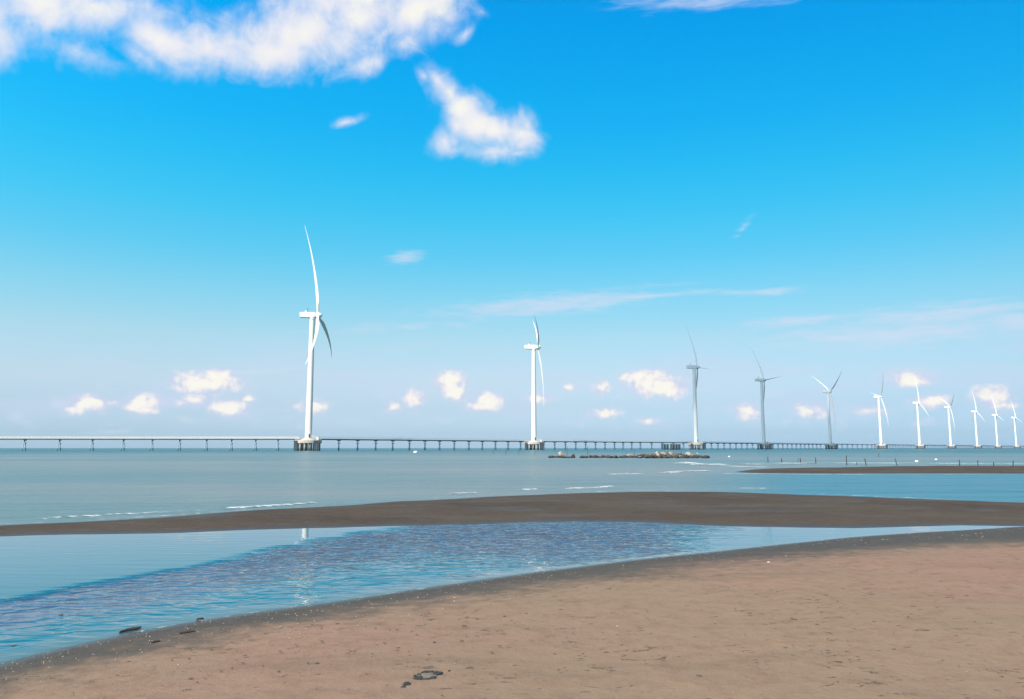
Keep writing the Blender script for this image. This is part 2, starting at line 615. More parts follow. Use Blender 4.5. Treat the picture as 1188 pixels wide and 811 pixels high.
# ------------------------------------------------------------------ sand
def mat_sand():
    m, N, b = mat_new('beach_sand')
    P = N.new('ShaderNodeNewGeometry').outputs['Position']
    wet = attr(N, 'wet')
    shore = attr(N, 'shore')
    n1 = N.noise(P, .55, 5, .55)
    n2 = N.noise(P, 5.0, 6, .65)
    n3 = N.noise(P, 60.0, 4, .7)
    n4 = N.noise(N.mapping(P, scale=(1, 1, 1)), 260.0, 2, .6)
    tone = N.noise(P, .16, 3, .5)
    dry = N.mix(N.smooth(tone, .36, .56), (.292, .165, .124, 1), (.256, .176, .116, 1))
    dry = N.mix(N.math('MULTIPLY', N.smooth(n1, .40, .66), .5), dry, (.250, .170, .118, 1))
    dry = N.mix(N.math('MULTIPLY', N.smooth(n2, .42, .72), .75), dry, (.205, .125, .082, 1))
    dry = N.mix(N.math('MULTIPLY', N.smooth(n3, .35, .75), .40), dry, (.175, .108, .074, 1))
    dry = N.mix(N.math('MULTIPLY', N.smooth(n4, .3, .7), .25), dry, (.33, .22, .155, 1))
    ridge_shade_damp = N.noise(N.mapping(P, rot=(0, 0, R(-24)), scale=(.35, 1.6, 1)), .9, 4, .6, .5)  # diagonal streaks: ridge shading painted into the dry sand, also varies the wet edge
    dry = N.mix(N.math('MULTIPLY', N.smooth(ridge_shade_damp, .52, .72), .38), dry, (.150, .105, .075, 1))
    # dark flecks of grit and weed pressed into the sand
    v = N.noise(N.mapping(P, scale=(1.0, 1.6, 1.0)), 7.5, 5, .75, .6)
    v2 = N.noise(P, .9, 3, .5)
    fleck = N.smooth(N.math('ADD', v, N.math('MULTIPLY', v2, .22)), .715, .80)
    dry = N.mix(N.math('MULTIPLY', fleck, .85), dry, (.085, .072, .058, 1))
    wetc = N.ramp(n2, [(0.3, (.054, .044, .035)), (0.7, (.090, .074, .058))])
    wetc = N.mix(N.math('MULTIPLY', N.smooth(n3, .4, .8), .5), wetc, (.115, .100, .080, 1))
    wv = N.math('ADD', wet, N.math('MULTIPLY', N.math('SUBTRACT', n2, .5), 2.0))
    wv = N.math('ADD', wv, N.math('MULTIPLY', N.math('SUBTRACT', ridge_shade_damp, .5), 1.2))
    wv = N.math('ADD', wv, N.math('MULTIPLY', N.math('SUBTRACT', n1, .5), .5))
    f = N.smooth(wv, -.25, 1.15)
    N.put(b.inputs['Base Color'], N.mix(f, dry, wetc))
    N.put(b.inputs['Roughness'], N.fmix(N.smooth(shore, .02, .30, 1.0, 0.0), N.fmix(f, .95, .75), .25))
    N.put(b.inputs['Specular IOR Level'], N.fmix(f, .06, .16))
    h = N.math('ADD', N.math('MULTIPLY', n2, .020), N.math('MULTIPLY', n3, .004))
    h = N.math('ADD', h, N.math('MULTIPLY', n4, .0012))
    h = N.math('ADD', h, N.math('MULTIPLY', fleck, .006))
    bp = N.new('ShaderNodeBump')
    bp.inputs['Strength'].default_value = 1.0
    bp.inputs['Distance'].default_value = 1.0
    N.put(bp.inputs['Height'], h)
    N.put(b.inputs['Normal'], bp.outputs[0])
    return m


def mat_bar():
    m, N, b = mat_new('wet_bar_sand')
    P = N.new('ShaderNodeNewGeometry').outputs['Position']
    shore = attr(N, 'shore')
    n1 = N.noise(P, .25, 5, .6)
    n2 = N.noise(N.mapping(P, scale=(1, 1.5, 1)), 2.2, 6, .7)
    n3 = N.noise(P, 12.0, 4, .7)
    c = N.ramp(n1, [(0.3, (.058, .041, .031)), (0.5, (.078, .057, .043)), (0.7, (.092, .072, .050))])
    c = N.mix(N.math('MULTIPLY', N.smooth(n2, .45, .72), .6), c, (.095, .078, .060, 1))
    c = N.mix(N.math('MULTIPLY', N.smooth(n3, .55, .78), .5), c, (.19, .155, .12, 1))
    edge = N.smooth(N.math('ADD', shore, N.math('MULTIPLY', n2, .6)), .25, 1.1, 1.0, 0.0)
    c = N.mix(N.math('MULTIPLY', edge, .55), c, (.042, .035, .030, 1))
    N.put(b.inputs['Base Color'], c)
    sheen = N.smooth(N.noise(N.mapping(P, rot=(0, 0, R(5)), scale=(.30, 1.3, 1)), .8, 5, .6, .6), .52, .66)
    wets = N.math('MAXIMUM', edge, N.math('MULTIPLY', sheen, .55))
    N.put(b.inputs['Roughness'], N.fmix(wets, .85, .40))
    N.put(b.inputs['Specular IOR Level'], N.fmix(wets, .05, .24))
    h = N.math('ADD', N.math('MULTIPLY', n2, .05), N.math('MULTIPLY', n3, .015))
    bp = N.new('ShaderNodeBump')
    bp.inputs['Distance'].default_value = 1.0
    N.put(bp.inputs['Height'], h)
    N.put(b.inputs['Normal'], bp.outputs[0])
    return m


M_SAND = mat_sand()
M_BAR = mat_bar()

# the beach under the camera
r, a = polar(1.2, 90, 1.017, R(-46), R(46), 230, 60)
RR, AA = np.meshgrid(r, a, indexing='ij')
X, Y = RR * np.sin(AA), RR * np.cos(AA)
P = np.stack([X.ravel(), Y.ravel()], 1)
z, d = beach_h(P)
und = fbm(P, .8, 2.0, 3) * .016 + fbm(P, .22, 7.0, 2) * .03
z = z + und * np.clip(d / 2.5, 0, 1)
me, used = grid_mesh('beach', X, Y, z.reshape(X.shape), (d > -3.0).reshape(X.shape), wrap=True)
dd = signed(P, dry_poly)
wet = np.clip(.5 - dd / np.clip(np.hypot(*P.T) * .11, .5, 3.0), -1, 2)
add_attr(me, 'wet', wet[used])
add_attr(me, 'shore', d[used])
tag(link_mesh('beach', me, M_SAND), 'brown sand beach in front, dark and wet along the pool', 'beach', kind='structure')
# sand right under the camera's feet
bm = bmesh.new()
bmesh.ops.create_circle(bm, cap_ends=True, segments=48, radius=1.3, matrix=Matrix.Translation((0, 0, ground_z(0, 0) - .004)))
me = bpy.data.meshes.new('beach')
bm.to_mesh(me)
bm.free()
add_attr(me, 'wet', np.full(len(me.vertices), -1.0))
add_attr(me, 'shore', np.full(len(me.vertices), 9.0))
tag(link_mesh('beach', me, M_SAND), 'patch of dry sand directly below the viewpoint', 'beach', kind='structure')


def sandbar(name, poly, r0, r1, ratio, a0, a1, na, hmax, fall, label, wob):
    r, a = polar(r0, r1, ratio, a0, a1, na)
    RR, AA = np.meshgrid(r, a, indexing='ij')
    X, Y = RR * np.sin(AA), RR * np.cos(AA)
    P = np.stack([X.ravel(), Y.ravel()], 1)
    d = signed(P, poly)
    z = np.where(d > 0, hmax * (1 - np.exp(-d / fall)), d * .06)
    sel = d > 0
    w = np.zeros(len(P))
    w[sel] = fbm(P[sel], .45, 4.0, 4) * wob
    z = z + w * np.clip(d / 1.5, 0, 1)
    me, used = grid_mesh(name, X, Y, z.reshape(X.shape), (d > -1.0).reshape(X.shape))
    add_attr(me, 'shore', d[used])
    return tag(link_mesh(name, me, M_BAR), label, 'sandbar', kind='structure')


sandbar('sandbar', bar_poly, 10, 60, 1.006, R(-50), R(50), 400, .13, 2.0, 'long dark wet sandbar between the tidal pool and the sea', .02)
sandbar('sandbank', bank_poly, 44, 110, 1.006, R(10), R(52), 200, .16, 2.5, 'thin dark sandbank beyond the channel, with stakes behind it', .02)

# ------------------------------------------------------------------ water
pool_calm = [(-60, 622), (0, 622), (300, 613), (475, 609), (420, 621), (300, 640), (200, 660), (100, 678), (0, 700), (-100, 716), (-200, 735), (-300, 700)]


def photo_xy(P):
    """photo pixel of points on the water plane"""
    c, s = math.cos(PITCH), math.sin(PITCH)
    f = P[:, 1] * c - CAM_H * s
    u = P[:, 1] * s + CAM_H * c
    f = np.where(f < .1, .1, f)
    return 594 + F_PX * P[:, 0] / f, 405.5 + F_PX * u / f


r, a = polar(2.0, 9000, 1.017, R(-42), R(42), 300, 60)
RR, AA = np.meshgrid(r, a, indexing='ij')
X, Y = RR * np.sin(AA), RR * np.cos(AA)
P = np.stack([X.ravel(), Y.ravel()], 1)
px, py = photo_xy(P)
beach_d = signed(P, beach_poly)
bar_d = signed(P, bar_poly)
rad = np.hypot(*P.T)
bar_top = np.interp(px, *np.array([(-400, 628), (0, 610), (300, 592), (600, 575), (800, 570), (1000, 577), (1188, 583), (1600, 588)]).T)
pool = (py > bar_top + 4).astype(float)
wobble = fbm(P, .45, 21.0, 3)
fine = fbm(P, 1.3, 31.0, 2)
d_shore = np.maximum(0, -beach_d)


def sstep(v, a, b):
    t = np.clip((v - a) / (b - a), 0, 1)
    return t * t * (3 - 2 * t)


# the line where the breeze meets the pool, and how hard it ruffles each stretch beyond
front = np.interp(px, *np.array([(-300, 745), (-100, 716), (0, 698), (100, 678), (200, 660), (300, 639), (380, 624), (430, 616), (475, 608), (520, 596), (900, 590)]).T)
down = py - front + wobble * 5 + fine * 2
left_band = sstep(down, -2, 7) * (1 - sstep(down, 16, 50)) * (1 - sstep(px, 430, 560))
mid = sstep(px, 380, 520) * sstep(down, -2, 7) * (1 - sstep(py + wobble * 8, 622, 668)) * (1 - sstep(px, 720, 880))
ruff = .02 + .20 * sstep(down, 0, 10) + .80 * np.maximum(left_band, mid)
ruff *= np.clip(d_shore / .5, .15, 1)
ruff = ruff * (1 - sstep(px + wobble * 60, 700, 930)) + .02 * sstep(px, 700, 930)
me, used = grid_mesh('sea', X, Y, np.zeros_like(X), None, wrap=True)
add_attr(me, 'ruffle', ruff)
add_attr(me, 'pool', pool)
add_attr(me, 'shoal', np.minimum(np.abs(beach_d), np.abs(bar_d)))
chan = np.clip((px - 800) / 120, 0, 1) * np.clip((py - 547) / 4, 0, 1) * (1 - pool)
add_attr(me, 'channel', chan)


def mat_water():
    m, N, b = mat_new('sea_water')
    P = N.new('ShaderNodeNewGeometry').outputs['Position']
    ruffle, pool_, shoal, chan_ = attr(N, 'ruffle'), attr(N, 'pool'), attr(N, 'shoal'), attr(N, 'channel')
    dist = N.vmath('LENGTH', P)
    # pool ripples, a hand's breadth apart
    q = N.mapping(P, rot=(0, 0, R(8)), scale=(.85, 1.5, 1))
    r1 = N.noise(q, 3.3, 1.5, .5, .8)
    r2 = N.noise(N.mapping(P, rot=(0, 0, R(-14)), scale=(.6, 1.3, 1)), 6.5, 1, .5, .4)
    r3 = N.noise(N.mapping(P, rot=(0, 0, R(3)), scale=(.22, 1.5, 1)), 3.0, 1, .5, .3)
    hp = N.math('MULTIPLY', N.math('ADD', N.math('MULTIPLY', r1, .085), N.math('MULTIPLY', r2, .024)), ruffle)
    hp = N.math('ADD', hp, N.math('MULTIPLY', r3, N.math('ADD', .0025, N.math('MULTIPLY', ruffle, .035))))
    # open sea
    s1 = N.noise(N.mapping(P, rot=(0, 0, R(-10)), scale=(.45, 1.3, 1)), .35, 3, .55, .3)
    s2 = N.noise(N.mapping(P, rot=(0, 0, R(8)), scale=(.5, 1.2, 1)), 1.3, 3, .6, .4)
    s3 = N.noise(P, 5.0, 2, .5)
    s0 = N.noise(N.mapping(P, rot=(0, 0, R(-12)), scale=(.10, 1.0, 1)), .42, 2, .45, .25)
    hs = N.math('ADD', N.math('ADD', N.math('MULTIPLY', s1, .30), N.math('MULTIPLY', s0, .50)), N.math('ADD', N.math('MULTIPLY', s2, .13), N.math('MULTIPLY', s3, .02)))
    patch = N.noise(N.mapping(P, scale=(.30, 1.0, 1)), .035, 4, .55, .3)
    hs = N.math('MULTIPLY', hs, N.fmix(N.smooth(patch, .35, .65), .55, 1.15))
    h = N.fmix(pool_, hs, hp)
    bp = N.new('ShaderNodeBump')
    bp.inputs['Strength'].default_value = 1.0
    bp.inputs['Distance'].default_value = 1.0
    N.put(bp.inputs['Height'], h)
    N.put(b.inputs['Normal'], bp.outputs[0])
    mud = N.noise(N.mapping(P, scale=(.35, 1.0, 1)), .022, 4, .6, .5)
    sea = N.mix(N.smooth(mud, .38, .66), (.100, .145, .130, 1), (.205, .180, .152, 1))
    sea = N.mix(N.smooth(dist, 150, 420), sea, (.030, .090, .090, 1))
    sea = N.mix(chan_, sea, (.040, .135, .165, 1))
    poolc = N.mix(N.smooth(ruffle, .25, .8), (.006, .095, .140, 1), (.045, .080, .135, 1))
    col = N.mix(pool_, sea, poolc)
    bed = N.math('MULTIPLY', N.smooth(N.math('ADD', shoal, N.math('MULTIPLY', s2, .25)), .10, .55, 1.0, 0.0), .6)
    col = N.mix(bed, col, (.105, .095, .082, 1))
    N.put(b.inputs['Base Color'], col)
    N.put(b.inputs['Roughness'], N.fmix(pool_, .30, .04))
    b.inputs['IOR'].default_value = 1.333
    return m


M_WATER = mat_water()
tag(link_mesh('sea', me, M_WATER), 'grey-blue sea reaching to the horizon and filling the tidal pool', 'sea', kind='structure')

# ------------------------------------------------------------------ wind turbines
HUB_Z = 85.0
ROT_R = 57.0
YAW = R(3.6)
TILT, CONE = R(6.5), R(4.5)


def blade_mesh():
    bm = bmesh.new()
    sect = []
    ns, nk = 30, 16
    for i in range(ns + 1):
        t = i / ns
        s = 1.0 + t * (ROT_R - 1.0)
        if t < .04:
            ch, th = 1.5, 1.5
        elif t < .2:
            k = (t - .04) / .16
            k = k * k * (3 - 2 * k)
            ch, th = 1.5 + .75 * k, 1.5 - .85 * k
        else:
            k = (t - .2) / .8
            ch, th = 2.05 * (1 - k) ** 1.2 + .20, .65 * (1 - k) + .06
        tw = R(66 + 12 * t)                      # feathered: chord nearly along the rotor axis
        bend = -ROT_R * .115 * t ** 2.1
        ring = []
        for k in range(nk):
            a = 2 * PI * k / nk
            u = math.cos(a)
            v = math.sin(a) * (1 if t < .04 else (0.55 + .45 * u) ** .6 if u > -1 else 0)
            cx = (u * .5 + (.12 if t > .1 else 0)) * ch
            cy = v * .5 * th
            x = cx * math.sin(tw) + cy * math.cos(tw)
            y = -cx * math.cos(tw) + cy * math.sin(tw)
            ring.append(bm.verts.new((x + bend, y, s)))
        sect.append(ring)
    for i in range(ns):
        for k in range(nk):
            bm.faces.new((sect[i][k], sect[i][(k + 1) % nk], sect[i + 1][(k + 1) % nk], sect[i + 1][k]))
    bm.faces.new(sect[0])
    bm.faces.new(sect[-1])
    return bm


def blade_matrix(theta):
    return (Matrix.Translation((3.5, 0, HUB_Z)) @ Matrix.Rotation(-TILT, 4, 'Y') @ Matrix.Rotation(theta, 4, 'X') @ Matrix.Rotation(CONE, 4, 'Y'))


CAP_TOP, CAP_T = 6.6, 2.0


def make_turbine():
    t = empty('wind_turbine')
    # tower of three flanged cans
    bm = bmesh.new()
    zs = [CAP_TOP + 1.1, 32, 32.05, 32.35, 32.4, 58, 58.05, 58.35, 58.4, HUB_Z - 2.2]
    prof = []
    for zz in zs:
        k = (zz - CAP_TOP) / (HUB_Z - CAP_TOP)
        rr = 2.15 - .62 * k
        if zz in (32.05, 32.35, 58.05, 58.35):
            rr += .05
        prof.append((rr, zz))
    lathe(bm, prof, 36)
    tower = obj('tower', bm, M_WHITE, t, True)
    bm = bmesh.new()
    box(bm, (.9, -1.98, CAP_TOP + 2.6), (.95, .35, 2.1), Matrix.Rotation(R(24), 3, 'Z'))
    obj('door', bm, M_STEEL, tower)
    # nacelle
    bm = bmesh.new()
    vs_ = box(bm, (-2.9, 0, HUB_Z + .05), (9.6, 3.8, 3.7))
    for v in vs_:
        if v.co.x < -5:
            v.co.z = HUB_Z + .05 + (v.co.z - HUB_Z) * .86 + (.12 if v.co.z > HUB_Z else .1)
            v.co.y *= .88
    bmesh.ops.bevel(bm, geom=list(bm.edges), offset=.55, segments=3, affect='EDGES', profile=.6)
    lathe(bm, [(1.75, HUB_Z - 2.6), (1.75, HUB_Z - 1.6)], 28)
    nac = obj('nacelle', bm, M_WHITE, t, True)
    bm = bmesh.new()
    box(bm, (-4.0, 0, HUB_Z + 2.35), (1.2, 2.6, .9))
    bmesh.ops.bevel(bm, geom=list(bm.edges), offset=.12, segments=2, affect='EDGES')
    obj('cooler', bm, M_WHITE, nac)
    bm = bmesh.new()
    bar(bm, (-3.2, .5, HUB_Z + 1.9), (-3.2, .5, HUB_Z + 4.4), .10, .07)
    bar(bm, (-3.2, -.9, HUB_Z + 3.9), (-3.2, 1.1, HUB_Z + 3.9), .06)
    bmesh.ops.create_icosphere(bm, subdivisions=1, radius=.22, matrix=Matrix.Translation((-3.2, -.9, HUB_Z + 4.1)))
    bmesh.ops.create_icosphere(bm, subdivisions=1, radius=.22, matrix=Matrix.Translation((-3.2, 1.1, HUB_Z + 4.1)))
    obj('wind_sensor', bm, M_STEEL, nac)
    # hub and nose
    bm = bmesh.new()
    lathe(bm, [(1.2, -1.6), (1.75, -1.3), (1.85, 0), (1.75, .8), (1.35, 1.8), (.7, 2.5), (.12, 2.75)], 28, 'X')
    hub = obj('hub', bm, M_WHITE, t, True)
    hub.matrix_local = Matrix.Translation((3.5, 0, HUB_Z)) @ Matrix.Rotation(-TILT, 4, 'Y')
    bme = blade_mesh()
    b0 = obj('blade', bme, M_WHITE, t, True)
    for k in range(2):
        b = b0.copy()
        COL.objects.link(b)
    # piled concrete foundation
    bm = bmesh.new()
    lathe(bm, [(8.0, CAP_TOP - CAP_T), (8.15, CAP_TOP - CAP_T + .25), (8.15, CAP_TOP - .25), (7.95, CAP_TOP - .02), (5.2, CAP_TOP + .02), (4.3, CAP_TOP + .35), (2.7, CAP_TOP + 1.0), (2.3, CAP_TOP + 1.1)], 40)
    fnd = obj('foundation', bm, M_CONC, t)
    n = 14
    p0 = None
    for k in range(n + 4):
        a = 2 * PI * (k + .3) / n if k < n else 2 * PI * (k - n) / 4
        rr = 7.0 if k < n else 3.2
        if p0 is None:
            bm = bmesh.new()
            bar(bm, (0, 0, -3), (0, 0, CAP_TOP - CAP_T + .05), .42, .42, 14)
            bm2 = bm
            p0 = obj('pile', bm2, M_PILE, fnd, True)
            p = p0
        else:
            p = p0.copy()
            COL.objects.link(p)
        p.location = (rr * math.cos(a), rr * math.sin(a), 0)
    # guard rail round the cap
    bm = bmesh.new()
    for k in range(30):
        a0, a1 = 2 * PI * k / 30, 2 * PI * (k + 1) / 30
        p, q = Vector((7.8 * math.cos(a0), 7.8 * math.sin(a0), 0)), Vector((7.8 * math.cos(a1), 7.8 * math.sin(a1), 0))
        bar(bm, p + Vector((0, 0, CAP_TOP - .05)), p + Vector((0, 0, CAP_TOP + 1.1)), .04, .04, 6)
        for h in (.55, 1.1):
            bar(bm, p + Vector((0, 0, CAP_TOP + h)), q + Vector((0, 0, CAP_TOP + h)), .035, .035, 6)
    obj('guard_rail', bm, M_RAIL, fnd)
    # added dark frames, standing in for the shade among the side piles
    for sx, w, yy in ((1, 1.9, -5.6), (-1, 1.3, -5.2)):
        bm = bmesh.new()
        xx = 6.3 * sx
        for k in range(4):
            bar(bm, (xx + (k - 1.5) * w / 2.2, yy - .9, -2), (xx + (k - 1.5) * w / 2.2, yy - .9, CAP_TOP - .5), .26, .26, 10)
        for h in (1.2, 2.6, 4.0, 5.4):
            box(bm, (xx, yy - .9, h), (w * 1.9, .5, .55))
        box(bm, (xx, yy - .4, CAP_TOP - .55), (w * 2.0, 1.6, .4))
        obj('shade_frame', bm, M_STEEL, fnd)
    # steel stair from the deck up to the tower door, and a switch cabinet
    bm = bmesh.new()
    for sy in (-.5, .5):
        bar(bm, (6.2, -2.3 + sy, CAP_TOP + .05), (2.2, -2.3 + sy, CAP_TOP + 2.0), .1, .1, 6)
        bar(bm, (6.2, -2.3 + sy, CAP_TOP + 1.1), (2.2, -2.3 + sy, CAP_TOP + 3.05), .05, .05, 6)
        for k in range(5):
            x0, z0 = 6.2 - k, CAP_TOP + .05 + k * .4875
            bar(bm, (x0, -2.3 + sy, z0), (x0, -2.3 + sy, z0 + 1.05), .04, .04, 6)
    for k in range(9):
        box(bm, (6.0 - k * .45, -2.3, CAP_TOP + .15 + k * .22), (.3, 1.0, .05))
    obj('stair', bm, M_RAIL, fnd)
    bm = bmesh.new()
    box(bm, (5.6, .8, CAP_TOP + 1.0), (1.5, 2.2, 2.0))
    bmesh.ops.bevel(bm, geom=list(bm.edges), offset=.06, segments=1, affect='EDGES')
    box(bm, (5.6, .8, CAP_TOP + 2.06), (1.75, 2.45, .12))
    obj('switch_cabinet', bm, M_RAIL, fnd)
    return t


def set_blades(t, thetas, slim=1.0, span=1.0):
    bl = [c for c in t.children if c.name.startswith('blade')]
    for b, th in zip(bl, thetas):
        b.matrix_local = blade_matrix(R(th)) @ Matrix.Diagonal((slim if slim > .9 else (slim + span) / 2, slim, span, 1))


# hub column and row in the photo, first blade's angle, label
TURB = [
    (369.0, 366.0, 9, 'tallest and leftmost white wind turbine, its piled concrete base set well apart from the rest'),
    (624.0, 403.0, 66, 'sunlit white wind turbine behind the left end of the rocks, one blade hanging straight down'),
    (809.0, 426.0, -20, 'grey shaded wind turbine behind the right end of the rocks, one long blade pointing up'),
    (886.5, 441.0, 90, 'grey shaded wind turbine with one blade held out level to the right'),
    (963.0, 454.5, 60, 'grey shaded wind turbine with two blades raised in a V and one hanging down'),
    (1021.5, 460.5, 42, 'sunlit wind turbine right of the shaded ones, its highest blade leaning right'),
    (1066.0, 467.5, 4, 'sunlit wind turbine with upright blade, in front of a small puffy cloud'),
    (1102.0, 472.5, 56, 'small sunlit wind turbine with two blades raised in a V'),
    (1132.5, 477.5, 0, 'small sunlit wind turbine with upright blade, third from the far end of the row'),
    (1156.0, 481.5, -8, 'small sunlit wind turbine, second from the far right end of the row'),
    (1178.0, 484.5, -10, 'smallest and farthest wind turbine, at the right end of the row'),
]
protoT = make_turbine()
turbines = []
for i, (hx, hy, th, lab) in enumerate(TURB):
    dd = ray(hx, hy)
    k = (HUB_Z - CAM_H) / dd.z
    hub = Vector((dd.x * k, dd.y * k, 0))
    base = hub - Vector((3.5 * math.cos(YAW), 3.5 * math.sin(YAW), 0))
    t = protoT if i == 0 else copy_tree(protoT)
    t.location = base
    bearing = math.atan2(base.x, base.y)
    t.rotation_euler = (0, 0, R(-1.5) if i == 1 else (YAW if i < 5 else R(17.5) - bearing))
    set_blades(t, (th, th + 120, th + 240), 1.0 if i == 0 else (.75, .92)[0] if i < 5 and i != 1 else .62, 1.0 if i in (0, 2, 3, 4) else .88)
    tag(t, lab, 'wind turbine', 'wind turbines standing in the sea')
    turbines.append(base.copy())

# ------------------------------------------------------------------ access bridge on slim piers
DECK = 7.5
piers_px = [-54 - 41 * k for k in range(9, 0, -1)] + [-54, -13, 28, 68.5, 106.5, 142.5, 176, 208, 239, 268, 296, 322, 346, 370, 393, 414.8, 435.9, 455.6, 475, 493, 510, 527, 544, 559.6, 574.8, 589.5, 604,
            617.5, 631, 643.6, 656, 668, 679.5, 691, 702, 713, 723, 733, 743]
path_x, path_d = [-500, -200, 0, 200], [468, 476, 482, 490]
off = Vector((-.73, .68, 0)) * 15
pts = [(turbines[0] + off * .6), ] + [b + off for b in turbines[1:]]
last = pts[-1] + (pts[-1] - pts[-2]) * 3
pts.append(last)


def bridge_point(px):
    """where the bridge crosses a photo column"""
    m = (px - 594) / (F_PX * math.cos(PITCH) + (HORIZON - 405.5) * math.sin(PITCH))
    x1 = 594 + pts[0].x / pts[0].y * 904.2
    if px < x1:
        y = np.interp(px, path_x + [x1], path_d + [pts[0].y])
        return Vector((m * y, y, 0))
    for p, q in zip(pts[:-1], pts[1:]):
        # p + t (q-p), x = m y
        den = (q.x - p.x) - m * (q.y - p.y)
        t = (m * p.y - p.x) / den
        if -1e-6 <= t <= 1.0001:
            return p + (q - p) * t
    return pts[-1]


PIER = [bridge_point(px) for px in piers_px]
# go on at the same spacing to the far end
route = [PIER[-1]] + [p for p in pts if p.y > PIER[-1].y]
for p, q in zip(route[:-1], route[1:]):
    n = max(1, round((q - p).length / 17.0))
    for k in range(1, n + 1):
        PIER.append(p + (q - p) * k / n)
END = 2750
PIER = [p for p in PIER if p.y < END]

bridge = empty('access_bridge', PIER[0])
tag(bridge, 'long low bridge on slim piers with pale railing, running behind the turbines', 'bridge')
org = PIER[0]


def frame(i):
    a = PIER[max(0, i - 1)]
    b = PIER[min(len(PIER) - 1, i + 1)]
    d = (b - a).normalized()
    return d, Vector((-d.y, d.x, 0))


def sweep(bm, prof):
    """closed section (offset across, height) swept along the bridge"""
    rings = []
    for i, p in enumerate(PIER):
        d, nrm = frame(i)
        rings.append([bm.verts.new(p - org + nrm * u + Vector((0, 0, h))) for u, h in prof])
    k = len(prof)
    for r0, r1 in zip(rings[:-1], rings[1:]):
        for j in range(k):
            bm.faces.new((r0[j], r0[(j + 1) % k], r1[(j + 1) % k], r1[j]))
    bm.faces.new(rings[0])
    bm.faces.new(rings[-1])


bm = bmesh.new()
sweep(bm, [(-1.7, DECK - .75), (1.7, DECK - .75), (1.7, DECK - .15), (-1.7, DECK - .15)])
obj('girder', bm, M_BRIDGE, bridge)
bm = bmesh.new()
sweep(bm, [(-2.3, DECK - .148), (2.3, DECK - .148), (2.3, DECK + .12), (-2.3, DECK + .12)])
obj('deck', bm, M_CONC, bridge)
for s in (-1, 1):
    bm = bmesh.new()
    u = 2.15 * s
    for h, th in ((.40, .06), (.76, .06), (1.12, .09)):
        sweep(bm, [(u - .05, DECK + h), (u + .05, DECK + h), (u + .05, DECK + h + th), (u - .05, DECK + h + th)])
    for i in range(len(PIER) - 1):
        p, q = PIER[i], PIER[i + 1]
        d, nrm = frame(i)
        n = 8 if i < 45 else 3
        for k in range(n):
            c = p + (q - p) * (k / n) + nrm * u - org
            box(bm, c + Vector((0, 0, DECK + .66)), (.09, .09, 1.08))
    rl = obj('railing', bm, M_RAIL, bridge)


def pier_mesh():
    bm = bmesh.new()
    box(bm, (0, 0, DECK - 1.05), (.7, 3.4, .56))                                # head beam under the girder
    bar(bm, (0, 0, 5.0), (0, 0, DECK - 1.3), .34, .34, 12)
    box(bm, (.12, 0, 4.75), (1.1, 2.0, .5))                                     # collar where the raked piles meet
    bar(bm, (-.25, -.5, 4.7), (-.65, -1.5, -3), .24, .24, 12)
    bar(bm, (.25, .5, 4.7), (.65, 1.5, -3), .24, .24, 12)
    box(bm, (0, 0, 1.7), (1.2, 1.9, .22), Matrix.Rotation(R(63), 3, 'Z'))
    return bm


pier0 = None
far_bm = None
pier_me = None
near = sorted(range(len(PIER)), key=lambda i: PIER[i].length)
inview = [i for i in near if abs(math.atan2(PIER[i].x, PIER[i].y)) < R(33.9)]
own = set(inview[:100])
for i, p in enumerate(PIER):
    d, nrm = frame(i)
    rz = math.atan2(d.y, d.x)
    if i in own:
        if pier0 is None:
            pier0 = obj('pier', pier_mesh(), M_PIER, bridge)
            q = pier0
        else:
            q = pier0.copy()
            COL.objects.link(q)
        q.location = p - org
        q.rotation_euler = (0, 0, rz)
    else:
        if far_bm is None:
            far_bm = bmesh.new()
        t = pier_mesh()
        bmesh.ops.transform(t, matrix=Matrix.Translation(p - org) @ Matrix.Rotation(rz, 4, 'Z'), verts=t.verts)
        tm = bpy.data.meshes.new('tmp')
        t.to_mesh(tm)
        t.free()
        far_bm.from_mesh(tm)
        bpy.data.meshes.remove(tm)
if far_bm is not None:
    tag(obj('far_piers', far_bm, M_PIER, bridge), kind='stuff')

# dark piled landing in front of the bridge, left of the third turbine
c = ground(778, 522)
dd = ray(778, 522)
k = 745.0 / dd.y
plat = empty('landing_stage', (dd.x * k, 745, 0), 0)
tag(plat, 'dark piled landing stage in two blocks against the bridge, left of the first shaded turbine', 'landing stage')
p0 = None
for x0, w, ny in ((-5.3, 6.2, 3), (4.6, 8.8, 4)):
    bm = bmesh.new()
    box(bm, (x0, 0, 5.3), (w, 7.0, .7))
    obj('platform_slab', bm, M_BRIDGE, plat)
    bm = bmesh.new()
    for h in (1.6, 3.4):
        box(bm, (x0, -3.2, h), (w - .3, .4, .5))
    for kx in range(ny):
        xx = x0 - w / 2 + .5 + (w - 1.0) * kx / (ny - 1)
        if kx < ny - 1:
            nx = x0 - w / 2 + .5 + (w - 1.0) * (kx + 1) / (ny - 1)
            bar(bm, (xx, -2.9, .4), (nx, -2.9, 5.0), .18, .18, 8)
    obj('brace', bm, M_STEEL, plat)
    for kx in range(ny):
        for yy in (-2.9, 0, 2.9):
            if p0 is None:
                bm = bmesh.new()
                bar(bm, (0, 0, -3), (0, 0, 5.0), .5, .5, 12)
                p0 = obj('pile', bm, M_STEEL, plat)
                p = p0
            else:
                p = p0.copy()
                COL.objects.link(p)
            p.location = (x0 - w / 2 + .5 + (w - 1.0) * kx / (ny - 1), yy, 0)


